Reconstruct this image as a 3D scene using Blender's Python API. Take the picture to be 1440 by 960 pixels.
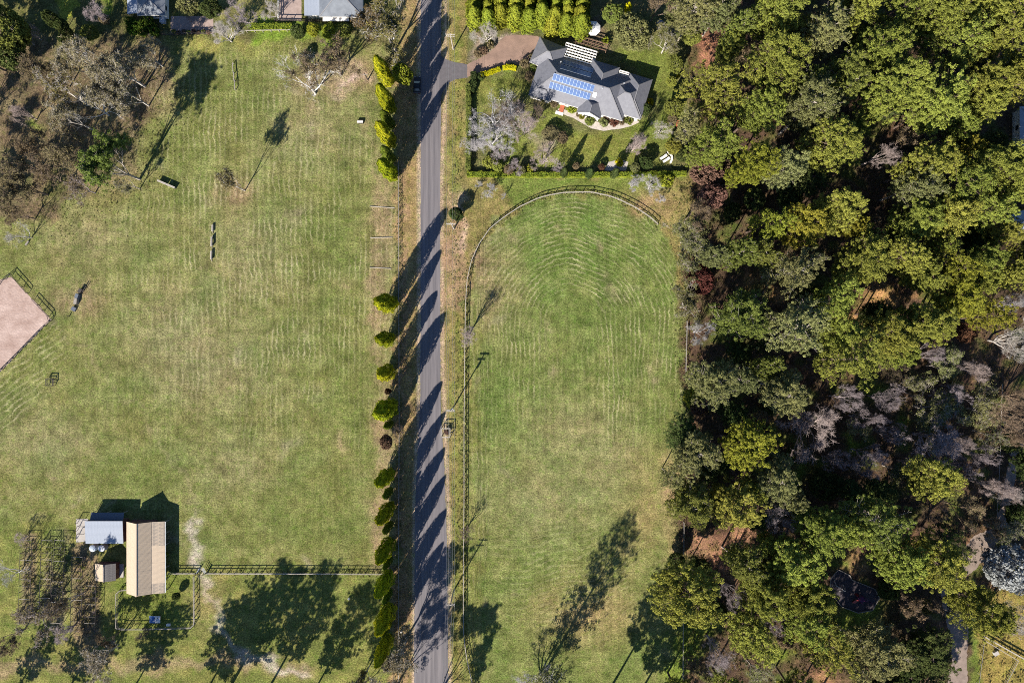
import bpy, bmesh, math, random
import numpy as np
from mathutils import Vector, Matrix

sc = bpy.context.scene
for o in list(bpy.data.objects):
    bpy.data.objects.remove(o, do_unlink=True)
COL = sc.collection
rng = np.random.default_rng(7)
random.seed(7)

# ------------------------------------------------------------------ camera, sky, sun, exposure
S = 0.18            # metres per photo pixel on the ground
H = 175.0           # height of the drone
cam_d = bpy.data.cameras.new("camera")
cam_d.sensor_width = 36.0
cam_d.lens = 36.0 * H / (1440 * S)
cam_d.clip_start = 1.0
cam_d.clip_end = 5000.0
cam = bpy.data.objects.new("camera", cam_d)
COL.objects.link(cam)
cam.location = (0, 0, H)
cam.rotation_euler = (0, 0, 0)
sc.camera = cam

SUN_EL = math.radians(32.0)
SUN_AZ = math.radians(210.0)      # compass style, measured from +Y towards +X: the sun stands lower left
world = bpy.data.worlds.new("World")
sc.world = world
world.use_nodes = True
wn = world.node_tree
wn.nodes.clear()
wo = wn.nodes.new("ShaderNodeOutputWorld")
bg = wn.nodes.new("ShaderNodeBackground")
sky = wn.nodes.new("ShaderNodeTexSky")
sky.sky_type = 'NISHITA'
sky.sun_disc = False
sky.sun_elevation = SUN_EL
sky.sun_rotation = SUN_AZ
sky.altitude = 700
sky.ozone_density = 6.0
sky.dust_density = 0.5
bg.inputs[1].default_value = 0.058
wn.links.new(sky.outputs[0], bg.inputs[0])
wn.links.new(bg.outputs[0], wo.inputs[0])

sun_d = bpy.data.lights.new("sun", 'SUN')
sun_d.energy = 4.6
sun_d.angle = math.radians(0.5)
sun_d.color = (1.0, 0.92, 0.80)
sun = bpy.data.objects.new("sun", sun_d)
COL.objects.link(sun)
sdir = Vector((math.sin(SUN_AZ) * math.cos(SUN_EL), math.cos(SUN_AZ) * math.cos(SUN_EL), math.sin(SUN_EL)))
sun.rotation_euler = sdir.to_track_quat('Z', 'Y').to_euler()
sun.location = sdir * 300

sc.view_settings.view_transform = 'Standard'
sc.view_settings.look = 'None'
sc.view_settings.exposure = 1.25
sc.view_settings.gamma = 1.0
sc.cycles.use_denoising = False
sc.cycles.filter_width = 1.0
sc.cycles.max_bounces = 5
sc.cycles.diffuse_bounces = 3
sc.cycles.glossy_bounces = 2
sc.cycles.transmission_bounces = 3
sc.cycles.transparent_max_bounces = 4


def G(u, v, h=0.0):
    """world x, y of a point at height h that the photograph shows at pixel u, v"""
    k = S * (1 - h / H)
    return ((u - 720) * k, (480 - v) * k)


def P(u, v, h=0.0):
    x, y = G(u, v, h)
    return Vector((x, y, h))


# ------------------------------------------------------------------ object helpers
USED = {}


def words(s):
    return len(s.split())


def tag(o, label=None, cat=None, group=None, kind=None):
    if label:
        if not group or not USED.get(label) == group:
            base = label
            assert label not in USED, "duplicate label " + label
        USED[label] = group or True
        assert 4 <= words(label) <= 16, label
        o['label'] = label
    if cat: o['category'] = cat
    if group: o['group'] = group
    if kind: o['kind'] = kind
    return o


def empty(name, loc, rz=0.0, scale=None):
    o = bpy.data.objects.new(name, None)
    COL.objects.link(o)
    o.location = loc
    o.rotation_euler = (0, 0, rz)
    o.empty_display_size = 0.5
    if scale: o.scale = scale
    return o


def thing(name, label, cat, loc, rz=0.0, group=None, scale=None):
    return tag(empty(name, loc, rz, scale), label, cat, group)


def link_mesh(name, me, parent=None, mat=None):
    o = bpy.data.objects.new(name, me)
    COL.objects.link(o)
    if parent is not None:
        o.parent = parent
    if mat is not None:
        if len(me.materials) == 0:
            me.materials.append(mat)
        if me.materials[0] != mat:
            o.material_slots[0].link = 'OBJECT'
            o.material_slots[0].material = mat
    return o


class MB:
    """collects solids; build() links them as one mesh object"""
    def __init__(s):
        s.v = []; s.f = []

    def add(s, vs, fs):
        n = len(s.v)
        s.v += [tuple(p) for p in vs]
        s.f += [tuple(i + n for i in f) for f in fs]
        return s

    def box(s, c, size, rz=0.0, bevel=0.0):
        x, y, z = size[0] / 2, size[1] / 2, size[2] / 2
        cs, sn = math.cos(rz), math.sin(rz)
        vs = []
        for dz in (-z, z):
            for dx, dy in ((-x, -y), (x, -y), (x, y), (-x, y)):
                vs.append((c[0] + dx * cs - dy * sn, c[1] + dx * sn + dy * cs, c[2] + dz))
        return s.add(vs, [(3, 2, 1, 0), (4, 5, 6, 7), (0, 1, 5, 4), (1, 2, 6, 5), (2, 3, 7, 6), (3, 0, 4, 7)])

    def beam(s, p0, p1, w, h):
        p0, p1 = Vector(p0), Vector(p1)
        d = (p1 - p0).normalized()
        side = d.cross(Vector((0, 0, 1)))
        if side.length < 1e-4: side = Vector((1, 0, 0))
        side.normalize()
        up = side.cross(d)
        vs = []
        for p in (p0, p1):
            for a, b in ((-1, -1), (1, -1), (1, 1), (-1, 1)):
                vs.append(p + side * a * w / 2 + up * b * h / 2)
        return s.add(vs, [(0, 1, 2, 3), (7, 6, 5, 4), (0, 4, 5, 1), (1, 5, 6, 2), (2, 6, 7, 3), (3, 7, 4, 0)])

    def tube(s, p0, p1, r0, r1, n=8, caps=True):
        p0, p1 = Vector(p0), Vector(p1)
        d = (p1 - p0).normalized()
        a = d.cross(Vector((0, 0, 1)))
        if a.length < 1e-4: a = Vector((1, 0, 0))
        a.normalize()
        b = a.cross(d)
        vs = []
        for p, r in ((p0, r0), (p1, r1)):
            for i in range(n):
                t = 2 * math.pi * i / n
                vs.append(p + a * math.cos(t) * r + b * math.sin(t) * r)
        fs = [(i, i + n, (i + 1) % n + n, (i + 1) % n) for i in range(n)]
        if caps:
            fs += [tuple(range(n)), tuple(range(2 * n - 1, n - 1, -1))]
        return s.add(vs, fs)

    def lathe(s, c, prof, n=12):
        vs = []; fs = []
        m = len(prof)
        for r, z in prof:
            for i in range(n):
                t = 2 * math.pi * i / n
                vs.append((c[0] + r * math.cos(t), c[1] + r * math.sin(t), c[2] + z))
        for k in range(m - 1):
            for i in range(n):
                j = (i + 1) % n
                fs.append((k * n + i, k * n + j, (k + 1) * n + j, (k + 1) * n + i))
        fs += [tuple(range(n - 1, -1, -1)), tuple(range((m - 1) * n, m * n))]
        return s.add(vs, fs)

    def prism(s, poly, z0, z1):
        """poly: xy points, counter clockwise"""
        a = sum(poly[i][0] * poly[(i + 1) % len(poly)][1] - poly[(i + 1) % len(poly)][0] * poly[i][1] for i in range(len(poly)))
        if a < 0: poly = poly[::-1]
        n = len(poly)
        vs = [(x, y, z0) for x, y in poly] + [(x, y, z1) for x, y in poly]
        fs = [tuple(range(n - 1, -1, -1)), tuple(range(n, 2 * n))]
        fs += [(i, (i + 1) % n, (i + 1) % n + n, i + n) for i in range(n)]
        return s.add(vs, fs)

    def mesh(s, name, off=(0, 0, 0)):
        me = bpy.data.meshes.new(name)
        me.from_pydata([(x - off[0], y - off[1], z - off[2]) for x, y, z in s.v], [], s.f)
        me.update()
        return me

    def build(s, name, mat, parent=None, local=False):
        off = tuple(parent.location) if parent is not None and parent.parent is None and not local else (0, 0, 0)
        return link_mesh(name, s.mesh(name, off), parent, mat)


# ------------------------------------------------------------------ materials
def srgb(r, g, b):
    f = lambda c: (c / 255 / 12.92) if c / 255 <= 0.04045 else ((c / 255 + 0.055) / 1.055) ** 2.4
    return (f(r), f(g), f(b))


def mat(name, c1, c2=None, scale=3.0, rough=0.8, bump=0.0, spec=0.3, metal=0.0, detail=4.0, stretch=None, bscale=None):
    m = bpy.data.materials.new(name)
    m.use_nodes = True
    nt = m.node_tree
    b = nt.nodes["Principled BSDF"]
    b.inputs["Roughness"].default_value = rough
    b.inputs["Specular IOR Level"].default_value = spec
    b.inputs["Metallic"].default_value = metal
    if c2 is None:
        c2 = tuple(x * 0.75 for x in c1)
    tc = nt.nodes.new("ShaderNodeTexCoord")
    mp = nt.nodes.new("ShaderNodeMapping")
    if stretch: mp.inputs["Scale"].default_value = stretch
    nt.links.new(tc.outputs["Object"], mp.inputs[0])
    n = nt.nodes.new("ShaderNodeTexNoise")
    n.inputs["Scale"].default_value = scale
    n.inputs["Detail"].default_value = detail
    n.inputs["Roughness"].default_value = 0.65
    nt.links.new(mp.outputs[0], n.inputs["Vector"])
    r = nt.nodes.new("ShaderNodeValToRGB")
    r.color_ramp.elements[0].position = 0.32
    r.color_ramp.elements[1].position = 0.68
    r.color_ramp.elements[0].color = (*c2, 1)
    r.color_ramp.elements[1].color = (*c1, 1)
    nt.links.new(n.outputs["Fac"], r.inputs[0])
    nt.links.new(r.outputs[0], b.inputs["Base Color"])
    if bump:
        n2 = nt.nodes.new("ShaderNodeTexNoise")
        n2.inputs["Scale"].default_value = bscale or scale * 3
        n2.inputs["Detail"].default_value = 3
        nt.links.new(tc.outputs["Object"], n2.inputs["Vector"])
        bp = nt.nodes.new("ShaderNodeBump")
        bp.inputs["Strength"].default_value = bump
        bp.inputs["Distance"].default_value = 0.15
        nt.links.new(n2.outputs["Fac"], bp.inputs["Height"])
        nt.links.new(bp.outputs[0], b.inputs["Normal"])
    return m


def leafmat(name, c, c2=None, transl=0.22, var=0.35, rnd=0.16):
    """leaves: two leaf colours mixed by the clump's own tone, slight tree to tree difference"""
    m = bpy.data.materials.new(name)
    m.use_nodes = True
    nt = m.node_tree
    nt.nodes.clear()
    out = nt.nodes.new("ShaderNodeOutputMaterial")
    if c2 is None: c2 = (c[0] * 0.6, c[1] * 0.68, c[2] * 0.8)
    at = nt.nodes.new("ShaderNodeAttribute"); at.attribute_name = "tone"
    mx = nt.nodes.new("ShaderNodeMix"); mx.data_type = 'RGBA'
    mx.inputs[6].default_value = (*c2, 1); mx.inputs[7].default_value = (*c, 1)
    nt.links.new(at.outputs["Fac"], mx.inputs[0])
    oi = nt.nodes.new("ShaderNodeObjectInfo")
    hsv = nt.nodes.new("ShaderNodeHueSaturation")
    m1 = nt.nodes.new("ShaderNodeMapRange")
    m1.inputs[3].default_value = 1 - rnd; m1.inputs[4].default_value = 1 + rnd
    nt.links.new(oi.outputs["Random"], m1.inputs[0])
    nt.links.new(m1.outputs[0], hsv.inputs["Value"])
    m2 = nt.nodes.new("ShaderNodeMath"); m2.operation = 'MULTIPLY_ADD'
    fr = nt.nodes.new("ShaderNodeMath"); fr.operation = 'FRACT'
    ml = nt.nodes.new("ShaderNodeMath"); ml.operation = 'MULTIPLY'; ml.inputs[1].default_value = 17.3
    nt.links.new(oi.outputs["Random"], ml.inputs[0]); nt.links.new(ml.outputs[0], fr.inputs[0])
    nt.links.new(fr.outputs[0], m2.inputs[0]); m2.inputs[1].default_value = 0.045; m2.inputs[2].default_value = 0.478
    nt.links.new(m2.outputs[0], hsv.inputs["Hue"])
    nt.links.new(mx.outputs[2], hsv.inputs["Color"])
    d = nt.nodes.new("ShaderNodeBsdfDiffuse")
    t = nt.nodes.new("ShaderNodeBsdfTranslucent")
    nt.links.new(hsv.outputs[0], d.inputs[0]); nt.links.new(hsv.outputs[0], t.inputs[0])
    ms = nt.nodes.new("ShaderNodeMixShader"); ms.inputs[0].default_value = transl
    nt.links.new(d.outputs[0], ms.inputs[1]); nt.links.new(t.outputs[0], ms.inputs[2])
    nt.links.new(ms.outputs[0], out.inputs[0])
    return m


M = {}
M['white'] = mat('white_paint', (.78, .76, .72), (.62, .60, .57), 2.0, .6)
M['render'] = mat('white_render', (.74, .71, .66), (.62, .59, .55), 1.5, .8)
M['timber'] = mat('grey_timber', (.34, .31, .28), (.20, .18, .16), 4.0, .85)
M['pale_timber'] = mat('pale_timber', (.42, .385, .34), (.27, .245, .22), 5.0, .85)
M['dark_timber'] = mat('dark_timber', (.07, .06, .055), (.035, .03, .028), 4.0, .8)
M['brown_timber'] = mat('brown_timber', (.20, .12, .08), (.11, .07, .05), 4.0, .8)
M['black'] = mat('black_paint', (.02, .02, .022), (.012, .012, .014), 3.0, .6)
M['wire'] = mat('wire', (.45, .45, .45), (.35, .35, .35), 3.0, .4, metal=.6)
M['steel'] = mat('galvanised_steel', (.55, .57, .60), (.42, .44, .47), 1.2, .45, metal=.3)
M['roof_slate'] = mat('slate_roof', (.155, .160, .185), (.118, .122, .145), 1.2, .6, bump=.12, bscale=9)
M['ridge'] = mat('ridge_cap', (.22, .22, .235), (.17, .17, .18), 2.0, .6)
M['panel'] = mat('solar_cell', (.040, .10, .26), (.028, .07, .20), .8, .22, spec=.5)  # cell blue, with some of the reflected sky put into the base colour
M['panel_frame'] = mat('panel_frame', (.26, .31, .40), (.20, .25, .33), 2, .4, metal=.3)
M['glass'] = mat('window_glass', (.03, .045, .05), (.015, .02, .025), 1, .08, spec=.6)
M['tin_tan'] = mat('tan_tin_roof', (.53, .425, .315), (.47, .375, .275), .9, .55, stretch=(1, .35, 1))
M['tin_lichen'] = mat('lichen_tin_roof', (.50, .40, .30), (.15, .145, .14), 1.3, .7, detail=6)
M['tin_blue'] = mat('pale_tin_roof', (.31, .345, .41), (.26, .295, .355), .5, .45)
M['tin_brown'] = mat('brown_wall', (.13, .065, .055), (.09, .045, .04), 1.5, .8)
M['tin_dark'] = mat('dark_tin_roof', (.12, .14, .17), (.09, .10, .13), .8, .6)
M['shingle'] = mat('lichen_shingle', (.24, .225, .21), (.11, .10, .10), 3.0, .9, detail=6)
M['concrete'] = mat('concrete', (.42, .39, .36), (.32, .30, .28), 1.0, .9)
M['stone'] = mat('pale_stone', (.52, .47, .42), (.36, .32, .29), 1.6, .9, bump=.2)
M['brick'] = mat('red_brick', (.42, .12, .06), (.30, .09, .05), 3, .9)
M['tank'] = mat('water_tank', (.40, .46, .54), (.30, .36, .44), 1, .5)
M['canvas'] = mat('white_canvas', (.74, .75, .77), (.66, .68, .70), 1, .8)
M['blue_canvas'] = mat('blue_canvas', (.10, .18, .34), (.07, .13, .26), 1, .8)
M['red'] = mat('red_plastic', (.26, .03, .035), (.2, .025, .03), 2, .45)  # red dulled to paint in the tree shade over the playground
M['purple'] = mat('purple_plastic', (.14, .035, .12), (.10, .025, .09), 2, .45)  # dulled like the red for the shade on the play frame
M['blue'] = mat('blue_paint', (.05, .16, .42), (.04, .11, .32), 2, .5)
M['bark'] = mat('pine_bark', (.14, .10, .08), (.07, .05, .04), 2.5, .95)
M['bark_grey'] = mat('gum_bark', (.40, .36, .32), (.22, .19, .17), 1.6, .9)
M['bark_white'] = mat('white_bark', (.46, .445, .45), (.31, .295, .30), 1.3, .85)
M['bark_dead'] = mat('dead_wood', (.62, .60, .57), (.42, .40, .38), 1.3, .85)
M['bark_pale'] = mat('pale_bark', (.50, .47, .43), (.32, .29, .27), 1.2, .85)
M['bark_pink'] = mat('pinkish_bark', (.44, .36, .335), (.30, .245, .23), 1.3, .9)
M['bark_purple'] = mat('purplish_bark', (.38, .325, .335), (.25, .21, .22), 1.3, .9)
M['bark_tan'] = mat('tan_bark', (.36, .27, .18), (.24, .17, .12), 1.3, .9)
M['bark_brown'] = mat('brown_bark', (.20, .15, .12), (.12, .09, .07), 1.3, .9)
M['car'] = mat('dark_car_paint', (.02, .024, .03), (.016, .02, .025), 1, .25, spec=.5)
M['tyre'] = mat('tyre_rubber', (.02, .02, .02), (.015, .015, .015), 3, .9)

L = {}
L['ol'] = leafmat('olive_needles', (.265, .280, .052), (.145, .160, .038), rnd=.22)
L['yg'] = leafmat('yellow_green_needles', (.275, .270, .036), (.155, .165, .028))
L['gg'] = leafmat('grey_green_leaves', (.225, .232, .088), (.130, .138, .058), rnd=.22)
L['gr'] = leafmat('fresh_green_leaves', (.190, .225, .050), (.105, .128, .034))
L['dg'] = leafmat('dark_green_leaves', (.085, .110, .034), (.042, .060, .022))
L['tan'] = leafmat('tan_leaves', (.24, .19, .11), (.15, .115, .07))
L['bo'] = leafmat('brown_olive_leaves', (.225, .180, .098), (.140, .115, .070))
L['eu'] = leafmat('gum_leaves', (.250, .222, .125), (.155, .142, .088))
L['eg'] = leafmat('golden_gum_leaves', (.200, .158, .058), (.115, .098, .045))
L['br'] = leafmat('rust_brown_leaves', (.20, .125, .088), (.12, .078, .056))
L['rb'] = leafmat('red_brown_leaves', (.15, .068, .045), (.075, .038, .028))
L['sl'] = leafmat('silver_leaves', (.36, .38, .38), (.12, .13, .13))
L['gold'] = leafmat('golden_cypress', (.37, .375, .016), (.12, .165, .014), transl=.04)
L['thin'] = leafmat('green_cypress', (.110, .150, .018), (.065, .098, .016), transl=.12)
L['hedge'] = leafmat('hedge_leaves', (.25, .275, .03), (.13, .16, .022), transl=.1)
L['yel'] = leafmat('yellow_leaves', (.50, .43, .012), (.36, .33, .012), transl=.15)
L['bank'] = leafmat('broad_dark_leaves', (.085, .135, .018), (.028, .055, .012), transl=.15)
L['vine'] = leafmat('berry_leaves', (.11, .15, .03), (.13, .10, .06))

# ------------------------------------------------------------------ ground
def sines(U, V, seed, wl, n=10):
    r = np.random.default_rng(seed)
    out = np.zeros_like(U)
    for i in range(n):
        a = r.uniform(0, 2 * np.pi); w = wl * r.uniform(.5, 1.8)
        out += np.sin((U * np.cos(a) + V * np.sin(a)) * 2 * np.pi / w + r.uniform(0, 6.28))
    return out / math.sqrt(n / 2)


us = np.concatenate([[-12000, -4000, -1500, -700], np.arange(-260, 1700, 3.2), [2100, 3000, 5500, 13500]]).astype(float)
vs_ = np.concatenate([[-12000, -4000, -1500, -700], np.arange(-250, 1211, 3.2), [1700, 2600, 5000, 13000]]).astype(float)
U, V = np.meshgrid(us, vs_)
WU = U + 5 * sines(U, V, 1, 60) + 2.2 * sines(U, V, 2, 20)
WV = V + 5 * sines(U, V, 3, 60) + 2.2 * sines(U, V, 4, 20)


def sstep(x):
    x = np.clip(x, 0, 1)
    return x * x * (3 - 2 * x)


def seg_dist(A, B, pts, closed=False):
    d = np.full(A.shape, 1e9)
    n = len(pts)
    for i in range(n if closed else n - 1):
        x0, y0 = pts[i]; x1, y1 = pts[(i + 1) % n]
        dx, dy = x1 - x0, y1 - y0
        t = np.clip(((A - x0) * dx + (B - y0) * dy) / (dx * dx + dy * dy + 1e-9), 0, 1)
        d = np.minimum(d, np.hypot(A - x0 - t * dx, B - y0 - t * dy))
    return d


def poly_sd(A, B, pts):
    d = seg_dist(A, B, pts, True)
    ins = np.zeros(A.shape, bool)
    n = len(pts)
    for i in range(n):
        x0, y0 = pts[i]; x1, y1 = pts[(i + 1) % n]
        if y0 == y1: continue
        c = ((y0 > B) != (y1 > B)) & (A < (x1 - x0) * (B - y0) / (y1 - y0) + x0)
        ins ^= c
    return np.where(ins, -d, d)


def mpoly(pts, f=6, warp=True):
    a, b = (WU, WV) if warp else (U, V)
    return sstep((f - poly_sd(a, b, pts)) / (2 * f))


def mline(pts, w, f=4, warp=False):
    a, b = (WU, WV) if warp else (U, V)
    return sstep((w + f - seg_dist(a, b, pts)) / (2 * f))


def mblob(u, v, ru, rv, p=1.0):
    return np.exp(-(((WU - u) / ru) ** 2 + ((WV - v) / rv) ** 2) * p)


Cg = np.zeros(U.shape + (3,))
Cg[:] = (.125, .115, .050)


def paint(m, c, k=1.0):
    m = (m * k)[..., None]
    Cg[:] = Cg * (1 - m) + np.array(c) * m


lo = sines(U, V, 11, 120); mid = sines(U, V, 12, 45); hi = sines(U, V, 13, 18)
# open country beyond the frame
paint(sstep(.5 + .5 * lo), (.11, .12, .045), .6)
# left paddock
LP = [(-400, 60), (250, 52), (540, 60), (560, 240), (560, 810), (240, 812), (150, 740), (-400, 760)]
paint(mpoly(LP, 6), (.136, .152, .047))
inL = mpoly(LP, 6)
paint(inL * sstep(.5 + .45 * mid + .2 * hi), (.164, .166, .068), .5)
paint(inL * sstep(.1 + .5 * lo), (.104, .132, .040), .55)
for b in ((290, 520, 90, 60), (240, 460, 70, 60), (440, 190, 70, 50), (330, 660, 60, 40), (120, 330, 70, 40), (60, 620, 80, 40), (350, 360, 60, 60)):
    paint(inL * mblob(*b), (.205, .190, .100), .5)
for b in ((470, 330, 50, 90), (430, 720, 110, 60), (330, 130, 50, 60), (200, 660, 60, 40), (490, 560, 40, 90), (250, 200, 40, 50), (180, 560, 40, 40), (60, 460, 40, 30)):
    paint(inL * mblob(*b), (.108, .134, .036), .6)
# worn tan ground in the left paddock
tan = (.24, .175, .105)
for b in ((470, 115, 55, 25), (500, 100, 25, 18), (540, 300, 18, 60), (535, 420, 16, 70), (540, 600, 15, 90), (535, 730, 14, 90), (330, 270, 25, 20), (110, 420, 35, 20), (150, 250, 40, 22), (225, 110, 20, 50)):
    paint(mblob(*b), tan, .75)
paint(mblob(492, 108, 18, 10), (.40, .33, .27), .8)
paint(mblob(478, 130, 14, 6), (.38, .32, .24), .5)
# brown ground below the gums upper left, tree shade darkened into its colour
UL = [(-400, 40), (230, 52), (240, 100), (215, 160), (190, 240), (110, 270), (60, 310), (-400, 340)]
paint(mpoly(UL, 10), (.122, .094, .058), .9)
paint(mpoly(UL, 10) * sstep(-.3 + .6 * mid), (.19, .155, .075), .6)
paint(mpoly(UL, 10) * sstep(-.5 + .7 * lo), (.10, .13, .028), .7)
paint(mblob(48, 175, 10, 14), (.13, .19, .03), .8)
# strip at the top, gardens of the upper left houses
paint(mpoly([(-400, -400), (560, -400), (560, 44), (-400, 48)], 3), (.095, .10, .035))
paint(mpoly([(76, -60), (112, -60), (100, 29), (92, 22), (80, 18)], 2), (.20, .22, .035))
paint(mpoly([(142, -60), (164, -60), (152, 22), (140, 16)], 3), (.14, .19, .03))
paint(mpoly([(290, -60), (372, -60), (368, 30), (295, 28)], 4), (.15, .155, .055))
paint(mpoly([(352, 30), (480, 30), (480, 56), (352, 58)], 3), (.13, .19, .03))
paint(mblob(300, 62, 55, 9), (.23, .22, .06), .8)
paint(mblob(380, 70, 40, 10), (.17, .18, .05), .6)
# yard round the sheds, lower left
YD = [(-400, 745), (100, 730), (270, 790), (560, 806), (560, 1400), (-400, 1400)]
paint(mpoly(YD, 8), (.130, .150, .042))
paint(mpoly(YD, 8) * sstep(.2 + .6 * mid), (.165, .165, .050), .7)
paint(mpoly([(242, 812), (275, 812), (275, 880), (167, 880), (167, 828)], 3), (.115, .150, .030), .7)
paint(mline([(-60, 935), (120, 936), (240, 932), (330, 928), (440, 945)], 9, 7, True), (.22, .175, .10), .75)
paint(mline([(268, 730), (276, 770), (283, 806), (296, 850), (312, 890), (345, 920), (440, 950)], 5, 5, True), (.36, .33, .26), .85)
paint(mblob(290, 850, 26, 40), (.23, .19, .085), .5)
paint(mline([(42, 757), (40, 868)], 10, 4), (.17, .14, .085), .8)
paint(mline([(82, 757), (76, 865)], 17, 4), (.17, .15, .085), .8)
paint(mline([(118, 780), (122, 895)], 20, 4), (.17, .13, .08), .8)
paint(mline([(75, 752), (88, 790)], 15, 6), (.10, .15, .03), .6)
# verge and shoulders of the lane
paint(mpoly([(556, -400), (594, -400), (594, 1400), (556, 1400)], 3), (.215, .165, .075))
paint(mline([(566, 250), (567, 960)], 5, 4, True), (.25, .17, .10), .6)
paint(mline([(575, 240), (577, 900)], 4, 4, True), (.26, .20, .08), .6)
paint(mline([(590, -300), (590, 450), (588, 600), (583, 700), (581, 1300)], 2.4, 2), (.36, .30, .22), .85)
paint(mpoly([(620, -400), (656, -400), (655, 1400), (626, 1400)], 3), (.185, .160, .060))
paint(mline([(640, -300), (642, 1300)], 5, 5, True), (.14, .16, .038), .8)
paint(mline([(625, -300), (626, 140), (621, 250), (622, 500), (627, 640), (632, 760), (634, 1300)], 2.6, 2.5), (.37, .29, .20), .85)
paint(mblob(634, 365, 5, 30), (.36, .22, .13), .95)
paint(mpoly([(626, 260), (660, 300), (664, 360), (655, 440), (630, 440)], 8), (.235, .165, .10), .75)
for b in ((655, 325, 12, 20), (650, 285, 14, 12), (657, 340, 9, 10)):
    paint(mblob(*b), (.40, .31, .22), .8)
# right paddock (race track shape)
RP = [(655, 1400), (652, 820), (655, 430), (663, 368), (689, 322), (730, 290), (790, 271), (850, 274), (892, 291), (930, 322), (952, 400), (962, 520), (955, 700), (958, 1400)]
inR = mpoly(RP, 4)
paint(mpoly([(655, 245), (975, 245), (975, 420), (655, 420)], 5), (.17, .15, .055))
paint(mpoly([(690, 248), (960, 248), (900, 290), (850, 270), (790, 268), (730, 285)], 5), (.105, .155, .032), .8)
paint(inR, (.120, .152, .043))
paint(inR * mblob(800, 345, 120, 80), (.088, .140, .030), .85)
paint(inR * sstep(.2 + .45 * mid + .25 * hi), (.154, .164, .062), .45)
paint(inR * mblob(690, 400, 36, 60), (.205, .165, .085), .8)
paint(inR * mblob(672, 360, 14, 30), (.23, .16, .10), .7)
paint(inR * mline([(668, 470), (664, 960)], 10, 8, True), (.150, .150, .045), .6)
for b in ((760, 700, 90, 60), (800, 600, 60, 40), (860, 650, 50, 60)):
    paint(inR * mblob(*b), (.205, .195, .095), .55)
for b in ((770, 535, 22, 14), (700, 560, 30, 60), (870, 440, 50, 70)):
    paint(inR * mblob(*b), (.085, .125, .030), .6)
for b in ((905, 720, 30, 70), (850, 850, 50, 50), (940, 660, 14, 50), (800, 870, 60, 40)):
    paint(mblob(*b), (.24, .185, .085), .6)
paint(mblob(915, 285, 30, 22), (.26, .19, .10), .8)
paint(mblob(946, 690, 10, 40), (.30, .20, .125), .7)
paint(mblob(945, 770, 14, 30), (.26, .17, .10), .6)
# forest floor: brown litter, base darkened to paint in the shade between trees
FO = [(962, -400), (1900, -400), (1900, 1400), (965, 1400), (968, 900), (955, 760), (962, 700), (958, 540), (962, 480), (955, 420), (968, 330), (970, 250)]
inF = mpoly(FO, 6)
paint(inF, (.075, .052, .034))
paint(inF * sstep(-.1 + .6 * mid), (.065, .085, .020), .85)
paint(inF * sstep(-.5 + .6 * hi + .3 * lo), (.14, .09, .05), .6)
org = (.30, .150, .09)
for b in ((996, 62, 20, 22), (990, 85, 16, 16)):
    paint(mblob(*b), org, .95)
for b in ((1235, 418, 26, 20), (1205, 450, 16, 12), (1095, 415, 14, 10), (1055, 395, 10, 12), (1270, 415, 14, 6)):
    paint(mblob(*b), (.33, .20, .085), .95)
for b in ((1020, 790, 18, 26), (1045, 755, 18, 20), (1070, 745, 12, 12), (985, 770, 20, 14)):
    paint(mblob(*b), (.36, .20, .12), .95)
for b in ((1280, 755, 12, 20), (1200, 790, 16, 16), (1160, 955, 26, 12), (1360, 770, 20, 14), (1395, 780, 16, 30)):
    paint(mblob(*b), (.26, .15, .08), .9)
for b in ((1215, 185, 12, 16), (1120, 670, 12, 20), (1128, 650, 10, 20), (1215, 870, 30, 26), (1190, 900, 24, 20), (1180, 790, 14, 10), (1100, 920, 14, 14), (1225, 545, 14, 22), (1195, 620, 8, 20), (1270, 590, 14, 12), (1095, 610, 10, 12)):
    paint(mblob(*b), (.12, .17, .025), .9)
paint(mpoly([(962, 860), (1000, 850), (1010, 880), (985, 910), (965, 980), (940, 1100), (900, 1100), (940, 940)], 6), (.13, .18, .030), .9)
paint(mpoly([(1360, 862), (1380, 870), (1382, 960), (1372, 1100), (1352, 1100), (1366, 930)], 4), (.115, .155, .030), .9)
paint(mpoly([(1384, 822), (1420, 830), (1440, 840), (1600, 900), (1600, 1100), (1384, 1100), (1380, 900)], 6), (.215, .180, .050), .9)
paint(mpoly([(1395, 835), (1418, 838), (1408, 862), (1390, 860)], 4), (.28, .22, .07), .8)
# garden
GA = [(657, 20), (968, 20), (966, 246), (655, 246)]
paint(mpoly(GA, 2, False), (.105, .112, .042))
paint(mpoly([(668, 118), (690, 102), (735, 104), (745, 140), (790, 175), (850, 186), (905, 178), (930, 150), (900, 100), (870, 72), (900, 60), (945, 75), (960, 120), (955, 180), (935, 225), (800, 236), (700, 230), (668, 190)], 5), (.122, .148, .034))
paint(mblob(685, 125, 14, 16), (.20, .19, .055), .7)
for b in ((800, 205, 40, 14), (850, 205, 26, 14), (690, 180, 14, 10), (775, 150, 14, 8)):
    paint(mblob(*b), (.175, .175, .042), .6)
paint(mblob(768, 195, 16, 9), (.30, .25, .21), .9)
for b in ((732, 150, 14, 14), (755, 122, 12, 26), (705, 160, 20, 14)):
    paint(mblob(*b), (.15, .115, .08), .7)
paint(mline([(668, 56), (700, 62), (735, 50)], 5, 4, True), (.28, .24, .20), .8)
paint(mpoly([(658, 40), (700, 62), (690, 78), (668, 88), (658, 90)], 3), (.22, .18, .14), .8)
paint(mpoly([(810, 20), (850, 20), (860, 70), (800, 66)], 4), (.14, .11, .075), .8)
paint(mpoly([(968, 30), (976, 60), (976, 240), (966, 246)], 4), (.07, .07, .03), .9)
rs = np.random.default_rng(77)
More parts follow.
